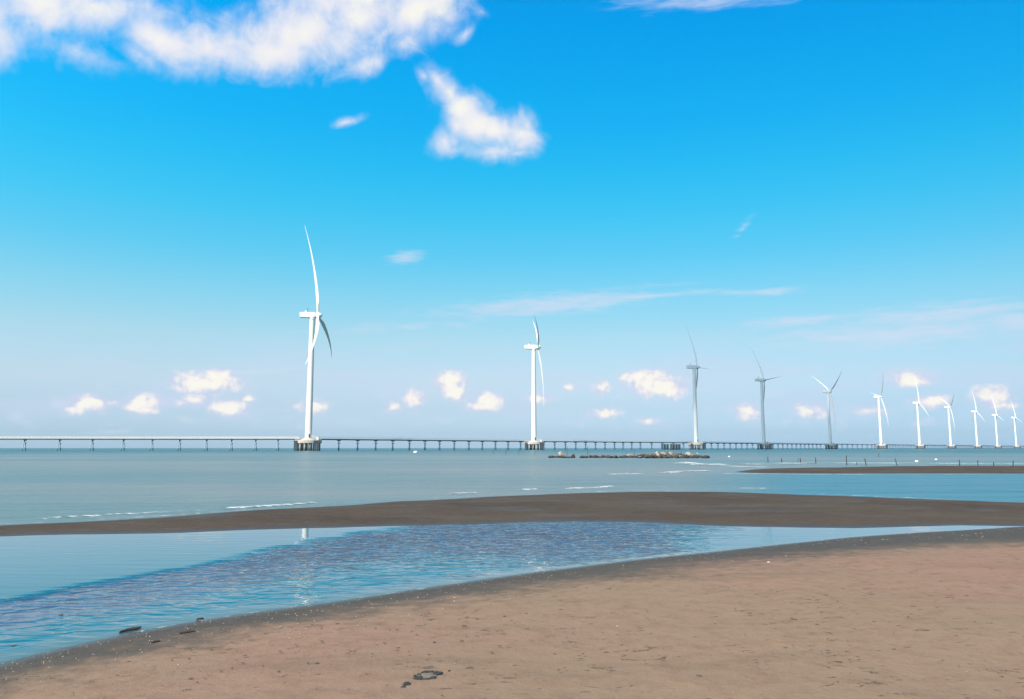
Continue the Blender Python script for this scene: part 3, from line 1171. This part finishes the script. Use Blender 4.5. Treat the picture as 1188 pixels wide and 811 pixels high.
# ------------------------------------------------------------------ breakwater of boulders
def rock_mesh(seed, ang=.5):
    rnd = random.Random(seed)
    bm = bmesh.new()
    bmesh.ops.create_icosphere(bm, subdivisions=3, radius=1)
    for _ in range(9):                                # knock flat facets off
        n = Vector((rnd.gauss(0, 1), rnd.gauss(0, 1), rnd.gauss(0, .8))).normalized()
        dcut = rnd.uniform(.55, .85)
        for v in bm.verts:
            s = v.co.dot(n) - dcut
            if s > 0:
                v.co -= n * s * .93
    for v in bm.verts:
        v.co *= 1 + .10 * mnoise.fractal(v.co * 1.8 + Vector((seed * 3.1, 0, 0)), 1.0, 2.0, 3)
    me = bpy.data.meshes.new('boulder')
    bmesh.ops.recalc_face_normals(bm, faces=bm.faces)
    bm.to_mesh(me)
    bm.free()
    return me


rocks_me = [rock_mesh(s) for s in range(7)]
pale_me = [rock_mesh(s) for s in range(11, 14)]
for m_ in rocks_me:
    m_.materials.append(M_ROCK)
for m_ in pale_me:
    m_.materials.append(M_PALEROCK)
RG = 'boulders of the low breakwater'


def rock(px, base, w_px, h_px, label, pale=False, dy=0.0, depth=1.0):
    g = ground(px, base)
    g.y += dy
    g.x *= g.y / (g.y - dy) if g.y != dy else 1
    s = g.y / 897.0
    me_ = random.choice(pale_me if pale else rocks_me)
    o = bpy.data.objects.new('boulder', me_)
    COL.objects.link(o)
    hz = h_px * s
    o.scale = (w_px * s * .56, w_px * s * .56 * depth, max(hz * .62, .12))
    o.location = (g.x, g.y, hz * .32)
    o.rotation_euler = (random.uniform(-.12, .12), random.uniform(-.12, .12), random.uniform(0, 6.28))
    return tag(o, label, 'boulder', RG)


# singled-out stones
rock(651, 530.6, 9, 7.0, 'large pale boulder near the left end of the breakwater', True)
rock(665, 530.6, 5, 5.0, 'upright dark boulder just right of the large pale one, left end of breakwater')
rock(762, 531, 6.5, 8.0, 'pale-topped upright boulder at the left shoulder of the taller breakwater half', True)
rock(784, 531, 10, 6.5, 'broad dark boulder capping the middle of the taller breakwater half')
rock(799, 531, 8.5, 7.2, 'pale rounded boulder standing highest toward the right of the breakwater', True)
rock(818, 531.6, 10, 3.6, 'dark low boulder at the very right end of the breakwater')
rock(641, 531.0, 8, 2.6, 'dark low boulder at the very left end of the breakwater')
rock(731, 530.8, 9, 4.5, 'boulder with pale top in the middle gap of the breakwater', True)
rock(746, 530.6, 8, 4.2, 'dark boulder at the start of the taller breakwater half')
LOW = 'small dark boulder in the low left half of the breakwater'
HIGH = 'grey boulder packed in the taller right half of the breakwater'
for k in range(30):
    px_ = 640 + 89 * (k + random.uniform(-.4, .4)) / 30
    if 668 < px_ < 674:
        continue
    hh = random.uniform(1.6, 3.0) if px_ < 684 else random.uniform(1.8, 4.0)
    rock(px_, 531.2 + random.uniform(-.4, .3), random.uniform(4, 8), hh, LOW)
for k in range(6):
    rock(722 + k * 3.2, 531.2, random.uniform(4, 7), random.uniform(1.5, 2.8), LOW.replace('low left half', 'low middle stretch'))
for k in range(58):
    px_ = 741 + 80 * (k + random.uniform(-.5, .5)) / 58
    u = (px_ - 741) / 80
    prof = 3.6 + 3.4 * max(0.0, math.sin(min(1, max(0, u) * 1.25) * PI)) ** .7
    if u > .85:
        prof = 3.0
    b_ = 531.6 - random.choice((0, 0, .6, 1.1))
    rock(px_, b_, random.uniform(4, 8.5), prof * random.uniform(.5, 1.05), HIGH, random.random() < .14)

# ------------------------------------------------------------------ stakes
SG = 'wooden stakes in the shallows'


def stake(px, top, base, r_px, label, lean=0.0, r_m=None):
    g = ground(px, base)
    dd = ray(px, top)
    z1 = CAM_H + dd.z * g.y / dd.y
    s = g.y / 897.0
    rr = r_m or r_px * s
    bm = bmesh.new()
    rnd = random.Random(int(px * 10))
    prof = []
    n = 7
    rings = []
    for i in range(n + 1):
        t = i / n
        zz = -.6 + t * (z1 + .6)
        ring = []
        ox = lean * s * max(0, zz) / max(z1, .1) + .12 * rr * math.sin(t * 5 + px)
        for k in range(8):
            a_ = 2 * PI * k / 8
            q = rr * (1 - .18 * t) * (1 + .15 * rnd.uniform(-1, 1))
            ring.append(bm.verts.new((ox + q * math.cos(a_), q * math.sin(a_), zz + (rnd.uniform(-.3, .3) * rr if i == n else 0))))
        rings.append(ring)
    for r0, r1 in zip(rings[:-1], rings[1:]):
        for k in range(8):
            bm.faces.new((r0[k], r0[(k + 1) % 8], r1[(k + 1) % 8], r1[k]))
    bm.faces.new(rings[0])
    bm.faces.new(rings[-1])
    o = obj('wooden_stake', bm, M_WOOD, None, True)
    o.location = (g.x, g.y, 0)
    return tag(o, label, 'stake', SG)


for px_, t_, b_, r_, lab, ln_ in [
    (891, 530, 536.0, .55, 'leftmost dark stake of the long row in the shallows', 0),
    (907, 531.8, 536.5, .6, 'short dark stake, second from the left of the long row', 0),
    (926, 531.5, 537, .35, 'thin stake standing beside a thicker one in a pair', 0),
    (928.6, 531.3, 537, .65, 'thicker stake of the close pair in the shallows', 0),
    (946.5, 530.8, 537.5, .55, 'dark stake between the close pair and the tallest stake', 0),
    (982.3, 528.8, 539.5, .6, 'tallest dark stake, standing before the white surf', 0),
    (994, 535.8, 539.5, .4, 'low stump of a stake right beside the tallest one', 0),
    (1004.8, 532, 540, .6, 'dark stake right of the low stump, before the white surf', -1.0),
    (1041, 532, 540.5, .5, 'dark stake leaning to the left over the sandbank', -2.2),
    (1113.5, 533.6, 541.8, .65, 'stout upright stake where the white surf breaks off, left of the last three', 0),
    (1134.5, 534.4, 542, .55, 'thinner stake, third from the right end of the row', .4),
    (1153, 536, 542.4, .55, 'short stake, second from the right end of the row', 0),
    (1175.5, 534.6, 543, .6, 'stake at the right end of the row, on the sandbank edge', .6)]:
    stake(px_, t_, b_, r_, lab, ln_)
for px_, t_, b_, r_, lab in [
    (658, 517.8, 530.8, .22, 'tall thin pole standing in the low rocks beside the pale boulder'),
    (682, 518.0, 531.2, .25, 'tall thin pole in the gap of the low rocks'),
    (736, 521, 530.5, .22, 'thin pole behind the middle stretch of the breakwater'),
    (790.5, 519.0, 530.5, .2, 'thin pole rising behind the tallest rocks'),
    (572, 520.2, 526.5, .18, 'faint thin pole in open water, leftmost of three near the second turbine'),
    (587, 519.8, 527.8, .22, 'faint thin pole in open water, middle of three near the second turbine'),
    (602, 520.0, 527.5, .2, 'faint thin pole in open water, just left of the second turbine base'),
    (620.5, 521, 528, .22, 'faint thin pole in open water straight below the second turbine'),
    (1019.5, 525.5, 530.5, .3, 'lone short pole in the water below the first sunlit turbine of the far group')]:
    stake(px_, t_, b_, r_, lab)


# ------------------------------------------------------------------ floats
def fishing_float(px, base, d_m, label):
    g = ground(px, base)
    t = empty('fishing_float', (g.x, g.y, 0))
    bm = bmesh.new()
    bmesh.ops.create_icosphere(bm, subdivisions=3, radius=1)
    for v in bm.verts:
        v.co.x *= d_m * .62
        v.co.y *= d_m * .5
        v.co.z *= d_m * .42
        v.co *= 1 + .08 * mnoise.noise(v.co * 4 + Vector((px, 0, 0)))
        v.co.z += d_m * .18
    obj('float_body', bm, M_FLOAT, t, True)
    bm = bmesh.new()
    bar(bm, (0, 0, d_m * .4), (0, 0, d_m * .95), d_m * .05, d_m * .04, 8)
    obj('float_stem', bm, M_WOOD, t)
    return tag(t, label, 'float', 'white floats on the sea')


fishing_float(482, 525.4, 1.15, 'white float alone on the open sea left of the second turbine')
fishing_float(1063.5, 535.8, .35, 'white float just behind the surf, brightest of those on the right')
fishing_float(1086, 533.6, .30, 'small white float near the surf, right of the brightest one')
fishing_float(846, 530.2, .35, 'white float right of the breakwater below the far turbines')
fishing_float(809, 526.2, .3, 'tiny white float behind the right end of the breakwater')


# ------------------------------------------------------------------ surf and swash
def mat_foam():
    m, N, b = mat_new('sea_foam')
    P = N.new('ShaderNodeNewGeometry').outputs['Position']
    e = attr(N, 'edge')
    n = N.noise(N.mapping(P, scale=(.7, 1.8, 1)), 3.4, 6, .7, .5)
    n2 = N.noise(N.mapping(P, scale=(.30, .9, 1)), .55, 3, .5)
    a_ = N.smooth(N.math('ADD', N.math('ADD', e, N.math('MULTIPLY', N.math('SUBTRACT', n, .5), 2.6)), N.math('MULTIPLY', N.math('SUBTRACT', n2, .5), 1.6)), .35, .95)
    b.inputs['Base Color'].default_value = (.78, .75, .72, 1)
    b.inputs['Roughness'].default_value = .7
    N.put(b.inputs['Alpha'], N.math('MULTIPLY', a_, .78))
    return m


M_FOAM = mat_foam()


def foam_mesh(strips):
    """low breaking crests: (photo points along the crest, depth on the ground, height, strength)"""
    co, fc, ed = [], [], []
    for pts_, wid, hgt, stren in strips:
        L = line(pts_)
        L = densify(L, .5, .06, 31)
        n = len(L)
        m = 7
        base = len(co)
        for i in range(n):
            t = i / (n - 1)
            a_, b_ = L[max(0, i - 1)], L[min(n - 1, i + 1)]
            d_ = (b_ - a_) / max(1e-9, np.hypot(*(b_ - a_)))
            nr = np.array([-d_[1], d_[0]])
            if nr[1] < 0:
                nr = -nr
            end = min(1, min(t, 1 - t) * 9)
            for k in range(m):
                u = k / (m - 1)
                p = L[i] + nr * (u - .5) * wid * (.35 + .65 * end)
                hz = .005 + hgt * math.sin(PI * u) ** 1.3 * end * (.75 + .5 * mnoise.noise(Vector((p[0] * .8, p[1] * .8, 3))))
                co.append((p[0], p[1], max(.004, hz)))
                ed.append(stren * end * math.sin(PI * (.08 + .84 * u)) ** .7)
        for i in range(n - 1):
            for k in range(m - 1):
                q = base + i * m + k
                fc.append((q, q + 1, q + m + 1, q + m))
    me_ = bpy.data.meshes.new('surf_foam')
    me_.from_pydata(co, [], fc)
    for p in me_.polygons:
        p.use_smooth = True
    add_attr(me_, 'edge', ed)
    return me_


surf = foam_mesh([
    ([(925, 537.4), (960, 537.2), (1000, 537.6), (1060, 537.8), (1120, 538.2), (1200, 538.4), (1320, 538.6)], 6.0, .12, .60),
    ([(860, 539.0), (890, 538.4), (930, 538.0)], 5.0, .12, .6),
    ([(1040, 540.0), (1090, 540.3), (1140, 540.2)], 2.5, .05, .45),
])
tag(link_mesh('surf', surf, M_FOAM), 'white line of surf breaking behind the far sandbank', 'surf', kind='stuff')
swash = foam_mesh([
    ([(772, 548.8), (790, 547.4), (822, 546.4)], 1.4, .08, .8),
    ([(794, 537.0), (803, 538.4)], 3.0, .15, .85),
    ([(806, 539.0), (814, 539.2)], 2.5, .12, .8),
    ([(818, 539.5), (835, 539.0)], 2.5, .12, .75),
    ([(808, 541.8), (820, 541.8)], 1.6, .05, .6),
    ([(700, 550.4), (725, 549.8), (748, 550.2)], 1.0, .05, .7),
    ([(838, 540.4), (870, 541.6), (890, 542.0)], 1.8, .04, .6),
    ([(655, 567.4), (680, 566.4), (714, 564.8)], .45, .05, .75),
    ([(605, 568.6), (625, 568.0)], .4, .04, .8),
    ([(705, 551.2), (745, 550.2)], .7, .04, .5),
    ([(522, 573.4), (553, 571.8)], .45, .05, .85),
    ([(250, 591.5), (300, 588.0), (345, 585.0), (372, 583.6)], .45, .06, .70),
    ([(-20, 606.0), (60, 601.2), (130, 597.2), (220, 592.8), (260, 590.8)], .35, .03, .36),
    ([(-20, 609.2), (60, 606.0), (200, 598), (300, 591), (400, 585.2)], .16, .01, .40),
    ([(480, 579.8), (560, 575.6), (640, 572.0), (720, 569.8), (790, 569.3)], .20, .01, .48),
    ([(830, 569.6), (880, 570.6), (960, 573.6), (1040, 577.2), (1110, 579.2)], .22, .01, .50),
    ([(852, 566.8), (870, 566.4), (890, 566.6)], .3, .02, .75),
    ([(850, 549.2), (920, 550.2), (1000, 550.4), (1100, 550.3), (1188, 550.4)], .5, .01, .62),
    ([(838, 549.6), (870, 550.0), (905, 550.0)], .7, .03, .75),
    ([(-20, 775), (60, 756), (140, 737.4), (220, 722.2), (300, 710), (400, 697.2)], .045, .003, .26),
    ([(400, 697.0), (500, 682), (600, 667), (700, 654), (770, 646.6)], .07, .003, .28),
    ([(800, 643.6), (880, 635.0), (960, 626.6), (1040, 620)], .10, .003, .24),
])
tag(link_mesh('swash', swash, M_FOAM), 'thin broken foam lines along the edges of the sandbars and pool', 'foam', kind='stuff')


# ------------------------------------------------------------------ beach litter
def place(o, px, py, z=0.0):
    g = ground(px, py, 0)
    for _ in range(4):
        g = ground(px, py, max(0, ground_z(g.x, g.y)))
    o.location = (g.x, g.y, max(0.0, ground_z(g.x, g.y)) + z)
    return g


def stick(px, py, length, rad, az_deg, label, tilt=0.0, z=.003):
    bm = bmesh.new()
    n = 9
    rings = []
    rnd = random.Random(int(px))
    for i in range(n + 1):
        t = i / n
        rr = rad * (.55 + .9 * math.sin(PI * (.12 + .76 * t)) * .8) * (1 + .2 * rnd.uniform(-1, 1))
        oy = rad * .9 * math.sin(t * 5 + px)
        ring = [bm.verts.new(((t - .5) * length, oy + rr * math.cos(2 * PI * k / 8), rr * math.sin(2 * PI * k / 8) + tilt * t)) for k in range(8)]
        rings.append(ring)
    for r0, r1 in zip(rings[:-1], rings[1:]):
        for k in range(8):
            bm.faces.new((r0[k], r0[(k + 1) % 8], r1[(k + 1) % 8], r1[k]))
    bm.faces.new(rings[0])
    bm.faces.new(rings[-1])
    bar(bm, (length * .12, 0, 0), (length * .22, rad * 2.2, rad * 2.0), rad * .4, rad * .25, 6)
    o = obj('driftwood_stick', bm, M_WOOD, None, True)
    o.rotation_euler = (0, 0, R(az_deg))
    place(o, px, py, z)
    return tag(o, label, 'driftwood', 'driftwood by the pool edge')


stick(150.5, 731.8, .20, .013, 55, 'black stick lying in the pool shallows, left of the floating lump', .012)
stick(217.5, 733.6, .13, .010, 25, 'dark stick lying on the wet sand below the floating lump')
stick(179.5, 745, .085, .008, 35, 'small dark stick on the wet sand nearest the stick in the pool')



def lump(name, px, py, sx, sy, sz, label, cat, mat, seed=0, group_=None, z=0.0):
    bm = bmesh.new()
    bmesh.ops.create_icosphere(bm, subdivisions=4, radius=1)
    for v in bm.verts:
        f = 1 + .45 * mnoise.fractal(v.co * 1.6 + Vector((seed * 2.7, 0, 0)), 1.0, 2.0, 4)
        v.co = Vector((v.co.x * sx * f, v.co.y * sy * f, v.co.z * sz * f))
    o = obj(name, bm, mat, None, True)
    place(o, px, py, z)
    return tag(o, label, cat, group_)


lump('weed_clump', 232, 719.2, .036, .05, .018, 'dark weed lump floating in the pool just off the sand', 'seaweed', M_WEED, 3)
lump('weed_clump', 71, 713.3, .016, .03, .004, 'tiny dark weed scrap afloat in the pool near its left edge', 'seaweed', M_WEED, 8, None, -.001)
lump('weed_clump', 16, 749.5, .016, .03, .004, 'tiny dark weed scrap afloat close to the left edge of the photo', 'seaweed', M_WEED, 9, None, -.001)
clump = empty('debris_heap')
gg = place(clump, 495, 785)
clump.scale = (.84, .84, .9)
tag(clump, 'flat heap of sandy weed with dark rim lying alone on the foreground sand', 'seaweed')


def bit(name, x, y, sx, sy, sz, mat, seed):
    bm = bmesh.new()
    bmesh.ops.create_icosphere(bm, subdivisions=3, radius=1)
    for v in bm.verts:
        f = 1 + .5 * mnoise.fractal(v.co * 1.7 + Vector((seed * 3.3, 1, 0)), 1.0, 2.0, 4)
        v.co = Vector((v.co.x * sx * f, v.co.y * sy * f, v.co.z * sz * f))
    o = obj(name, bm, mat, clump, True)
    o.location = (x, y, sz * .25)


bit('mud_core', .005, .0, .068, .10, .009, M_CLOD, 1)
for k, (x, y, sx, sy, sz) in enumerate([(-.05, -.05, .030, .045, .010), (-.065, .03, .02, .03, .010), (.0, -.085, .05, .022, .008), (.055, -.05, .03, .03, .012), (.085, .07, .04, .05, .012),
                                        (.01, .11, .05, .03, .011), (-.03, .09, .03, .03, .012), (-.095, .0, .014, .02, .01), (.07, .10, .02, .03, .01), (-.08, -.06, .02, .025, .009)]):
    bit('weed_tuft', x, y, sx, sy, sz, M_WEED, 10 + k)
lump('weed_clump', 472, 794, .026, .045, .010, 'dark weed scrap below the left end of the sandy heap, larger of two', 'seaweed', M_WEED, 5, 'weed scraps by the sandy heap')
lump('weed_clump', 468.5, 797.3, .018, .022, .008, 'dark weed scrap below the left end of the sandy heap, smaller of two', 'seaweed', M_WEED, 6, 'weed scraps by the sandy heap')
lump('weed_clump', 521, 778.6, .008, .014, .006, 'tiny dark weed scrap off the right end of the sandy heap', 'seaweed', M_WEED, 7, 'weed scraps by the sandy heap')

# shells: a fan-shaped half shell, copied about
bm = bmesh.new()
nseg, nring = 22, 6
ctr = bm.verts.new((0, -.5, .06))
prev = None
for j in range(1, nring + 1):
    ring = []
    for k in range(nseg + 1):
        a_ = R(-65 + 130 * k / nseg) + PI / 2
        rr = j / nring
        rib = .02 * math.cos(k * PI) * rr
        x, y = rr * math.cos(a_) * .95, rr * math.sin(a_)
        zz = .34 * math.sin(PI * min(1, .12 + .80 * rr)) * math.cos(R(-65 + 130 * k / nseg) * .9) + rib
        ring.append(bm.verts.new((x, y - .5, zz)))
    for k in range(nseg):
        if prev is None:
            bm.faces.new((ctr, ring[k], ring[k + 1]))
        else:
            bm.faces.new((prev[k], ring[k], ring[k + 1], prev[k + 1]))
    prev = ring
bmesh.ops.solidify(bm, geom=list(bm.faces), thickness=.05)
shell0 = obj('seashell', bm, M_SHELL, None, True)
SHG = 'pale shells lying on the sand'
shells = [(28.5, 777.2, 2.2, 'pale shell on the wet sand near the left edge of the photo'), (47, 790.8, 2.2, 'pale shell on the drier sand near the bottom left corner'),
          (206.5, 771.3, 2.2, 'pale shell alone below the wet band, left of the sandy heap'), (267.5, 756.4, 2.8, 'widest pale shell on the sand left of the sandy heap'),
          (310.5, 745, 2.2, 'pale shell above and right of the widest shell'), (325, 726.8, 2.2, 'pale shell in the wet band, left of a matching one'), (345, 726.8, 1.8, 'pale shell in the wet band, right of a matching one'),
          (336, 740.2, 2.0, 'pale shell just below the pair in the wet band'), (286, 743, 1.7, 'small pale shell left of the pair below the wet band'), (415, 726.4, 2.6, 'broad pale shell below the wet band, left of centre'),
          (482, 722.4, 1.9, 'pale shell below the wet band, nearest above the sandy heap'), (513.5, 706, 1.6, 'small pale shell at the lower rim of the wet band'), (527, 697.8, 2.2, 'upper pale shell of a pair in the wet band'), (527, 693.2, 1.8, 'topmost pale shell of a pair in the wet band'),
          (527.5, 770.5, 2.2, 'pale shell off the right end of the sandy heap'), (668, 677.8, 2.2, 'pale shell in the wet band, right of centre'), (716, 726.6, 1.8, 'pale shell alone on open dry sand, right of centre'),
          (806, 660, 2.8, 'bright pale shell in the wet band below the pool'), (833, 664, 2.0, 'pale shell right of the bright one in the wet band'), (912, 645.5, 3.2, 'long pale shell fragment in the wet band on the right'),
          (1121.5, 779.4, 2.6, 'pale shell on dry sand at the lower right, left of another'), (1164.5, 778, 2.2, 'pale shell on dry sand near the right edge'), (892, 653, 5.0, 'flat pale slab of shell in the wet band right of the bright shell')]
first = True
for px_, py_, w_, lab in shells:
    o = shell0 if first else shell0.copy()
    if not first:
        COL.objects.link(o)
    first = False
    g = place(o, px_, py_, .001)
    s = g.length / 897.0 * w_ * .62
    o.scale = (s, s, s * random.uniform(1.0, 1.5))
    o.rotation_euler = (random.uniform(-.15, .15), random.uniform(-.15, .15), random.uniform(0, 6.28))
    tag(o, lab, 'seashell', SHG)

# shell grit and dark grit strewn along the wet band, past counting
def scatter(name, mat, n, pick, smin, smax, label, cat, flat=.5):
    co, fc = [], []
    made = 0
    tries = 0
    rnd = random.Random(hash(cat) % 1000 if False else len(name))
    while made < n and tries < n * 30:
        tries += 1
        p = pick(rnd)
        if p is None:
            continue
        x, y, sc_ = p
        z_ = max(0, ground_z(x, y))
        s_ = rnd.uniform(smin, smax) ** 1.0 * sc_
        base = len(co)
        ex_ = rnd.uniform(1.0, 2.2) if flat < .3 else 1.0
        a0 = rnd.uniform(0, 6.28)
        k = 6
        for j in range(k):
            r_ = s_ * rnd.uniform(.6, 1.2)
            co.append((x + ex_ * r_ * math.cos(a0 + j * 2 * PI / k), y + r_ * math.sin(a0 + j * 2 * PI / k), z_ - .002))
        r_ = s_ * .55
        for j in range(k):
            co.append((x + ex_ * r_ * math.cos(a0 + j * 2 * PI / k), y + r_ * math.sin(a0 + j * 2 * PI / k), z_ + s_ * flat * rnd.uniform(.6, 1.2)))
        for j in range(k):
            fc.append((base + j, base + (j + 1) % k, base + k + (j + 1) % k, base + k + j))
        fc.append(tuple(base + k + j for j in range(k)))
        made += 1
    me_ = bpy.data.meshes.new(name)
    me_.from_pydata(co, [], fc)
    return tag(link_mesh(name, me_, mat), label, cat, kind='stuff')


edge_px = np.array([(-20, 772), (70, 752), (140, 736), (220, 721), (300, 709), (400, 696), (500, 681), (600, 666), (700, 653), (800, 643), (900, 632), (1000, 622), (1100, 615.5), (1188, 611)])


def pick_wet(rnd):
    px_ = rnd.uniform(-10, 1195)
    e0 = np.interp(px_, edge_px[:, 0], edge_px[:, 1])
    g = ground(px_, e0 + 1.5 + abs(rnd.gauss(0, 1)) * (17 if px_ < 600 else 14))
    if g.length < 3:
        return None
    return g.x, g.y, (g.length / 9.0) ** .6


def pick_dry(rnd):
    px_ = rnd.uniform(-10, 1195)
    e0 = np.interp(px_, edge_px[:, 0], edge_px[:, 1]) + 22
    py_ = rnd.uniform(e0, 815)
    if py_ < e0 or mnoise.noise(Vector((px_ * .006, py_ * .02, 2))) < -.05 and rnd.random() < .7:
        return None
    g = ground(px_, py_)
    return g.x, g.y, (g.length / 9.0) ** .6


scatter('shell_grit', M_GRIT, 520, pick_wet, .002, .008, 'pale shell grit strewn along the wet band by the pool', 'shell grit')
scatter('weed_litter', M_LITTER, 190, pick_dry, .003, .016, 'dark scraps of weed and grit strewn over the sand', 'weed litter', .18)

# ------------------------------------------------------------------ the cloud above that shades three of the turbines
S = sun_vec.normalized()
e1 = Vector((-S.y, S.x, 0)).normalized()
e2 = S.cross(e1)
if e2.z < 0:
    e2 = -e2


def sunplane(p):
    return p.dot(e1), p.dot(e2)


shaded = turbines[2:5]
lo2 = (sunplane(turbines[1] + Vector((0, 0, HUB_Z + ROT_R)))[1] + sunplane(turbines[2])[1]) / 2
hi2 = max(sunplane(turbines[4] + Vector((0, 0, HUB_Z + 50)))[1], 0)
hi2 = (hi2 + sunplane(turbines[5])[1]) / 2 + 10
c1 = sum(sunplane(p)[0] for p in shaded) / 3
w1 = max(abs(sunplane(p)[0] - c1) for p in shaded) + 75
print('shade band', lo2, hi2, 'T', [sunplane(p)[1] for p in turbines[:7]], 'half width', w1)
LIFT = 1150.0
rnd = random.Random(4)
bm = bmesh.new()
half2 = (hi2 - lo2) / 2
mid2 = (hi2 + lo2) / 2
for k in range(70):
    u = rnd.uniform(-1, 1)
    v = rnd.uniform(-1, 1)
    rr = rnd.uniform(38, 62)
    q = e1 * (c1 + u * (w1 - rr * .6)) + e2 * (mid2 + v * (half2 - rr * .93)) + S * (LIFT + rnd.uniform(-25, 25))
    n0 = len(bm.verts)
    res = bmesh.ops.create_icosphere(bm, subdivisions=3, radius=rr, matrix=Matrix.Translation(q))
    for vv in res['verts']:
        dv = vv.co - q
        vv.co = q + dv * (1 + .16 * mnoise.fractal(vv.co * .02, 1.0, 2.0, 4))
m, N, b = mat_new('cloud')
b.inputs['Base Color'].default_value = (.9, .9, .9, 1)
b.inputs['Roughness'].default_value = 1
b.inputs['Specular IOR Level'].default_value = 0
ct = N.new('ShaderNodeBsdfTransparent')
cm = N.new('ShaderNodeMixShader')
cm.inputs[0].default_value = .945
N.nt.links.new(b.outputs[0], cm.inputs[1])
N.nt.links.new(ct.outputs[0], cm.inputs[2])
N.nt.links.new(cm.outputs[0], m.node_tree.nodes['Material Output'].inputs['Surface'])
tag(obj('cloud', bm, m, None, True), 'white puffy cloud high overhead that shades three turbines', 'cloud', kind='structure')

# ------------------------------------------------------------------ sea air
bm = bmesh.new()
box(bm, (0, 0, 81), (18600, 18600, 166))
hm = bpy.data.materials.new('haze')
hm.use_nodes = True
hm.node_tree.nodes.clear()
H = NB(hm.node_tree)
pv = H.new('ShaderNodeVolumePrincipled')
pv.inputs['Color'].default_value = (.72, .86, .97, 1)
pv.inputs['Density'].default_value = 3e-5
ho = H.new('ShaderNodeOutputMaterial')
H.put(ho.inputs['Volume'], pv.outputs[0])
tag(obj('haze', bm, hm), 'thin pale sea air over the whole bay', 'haze', kind='stuff')
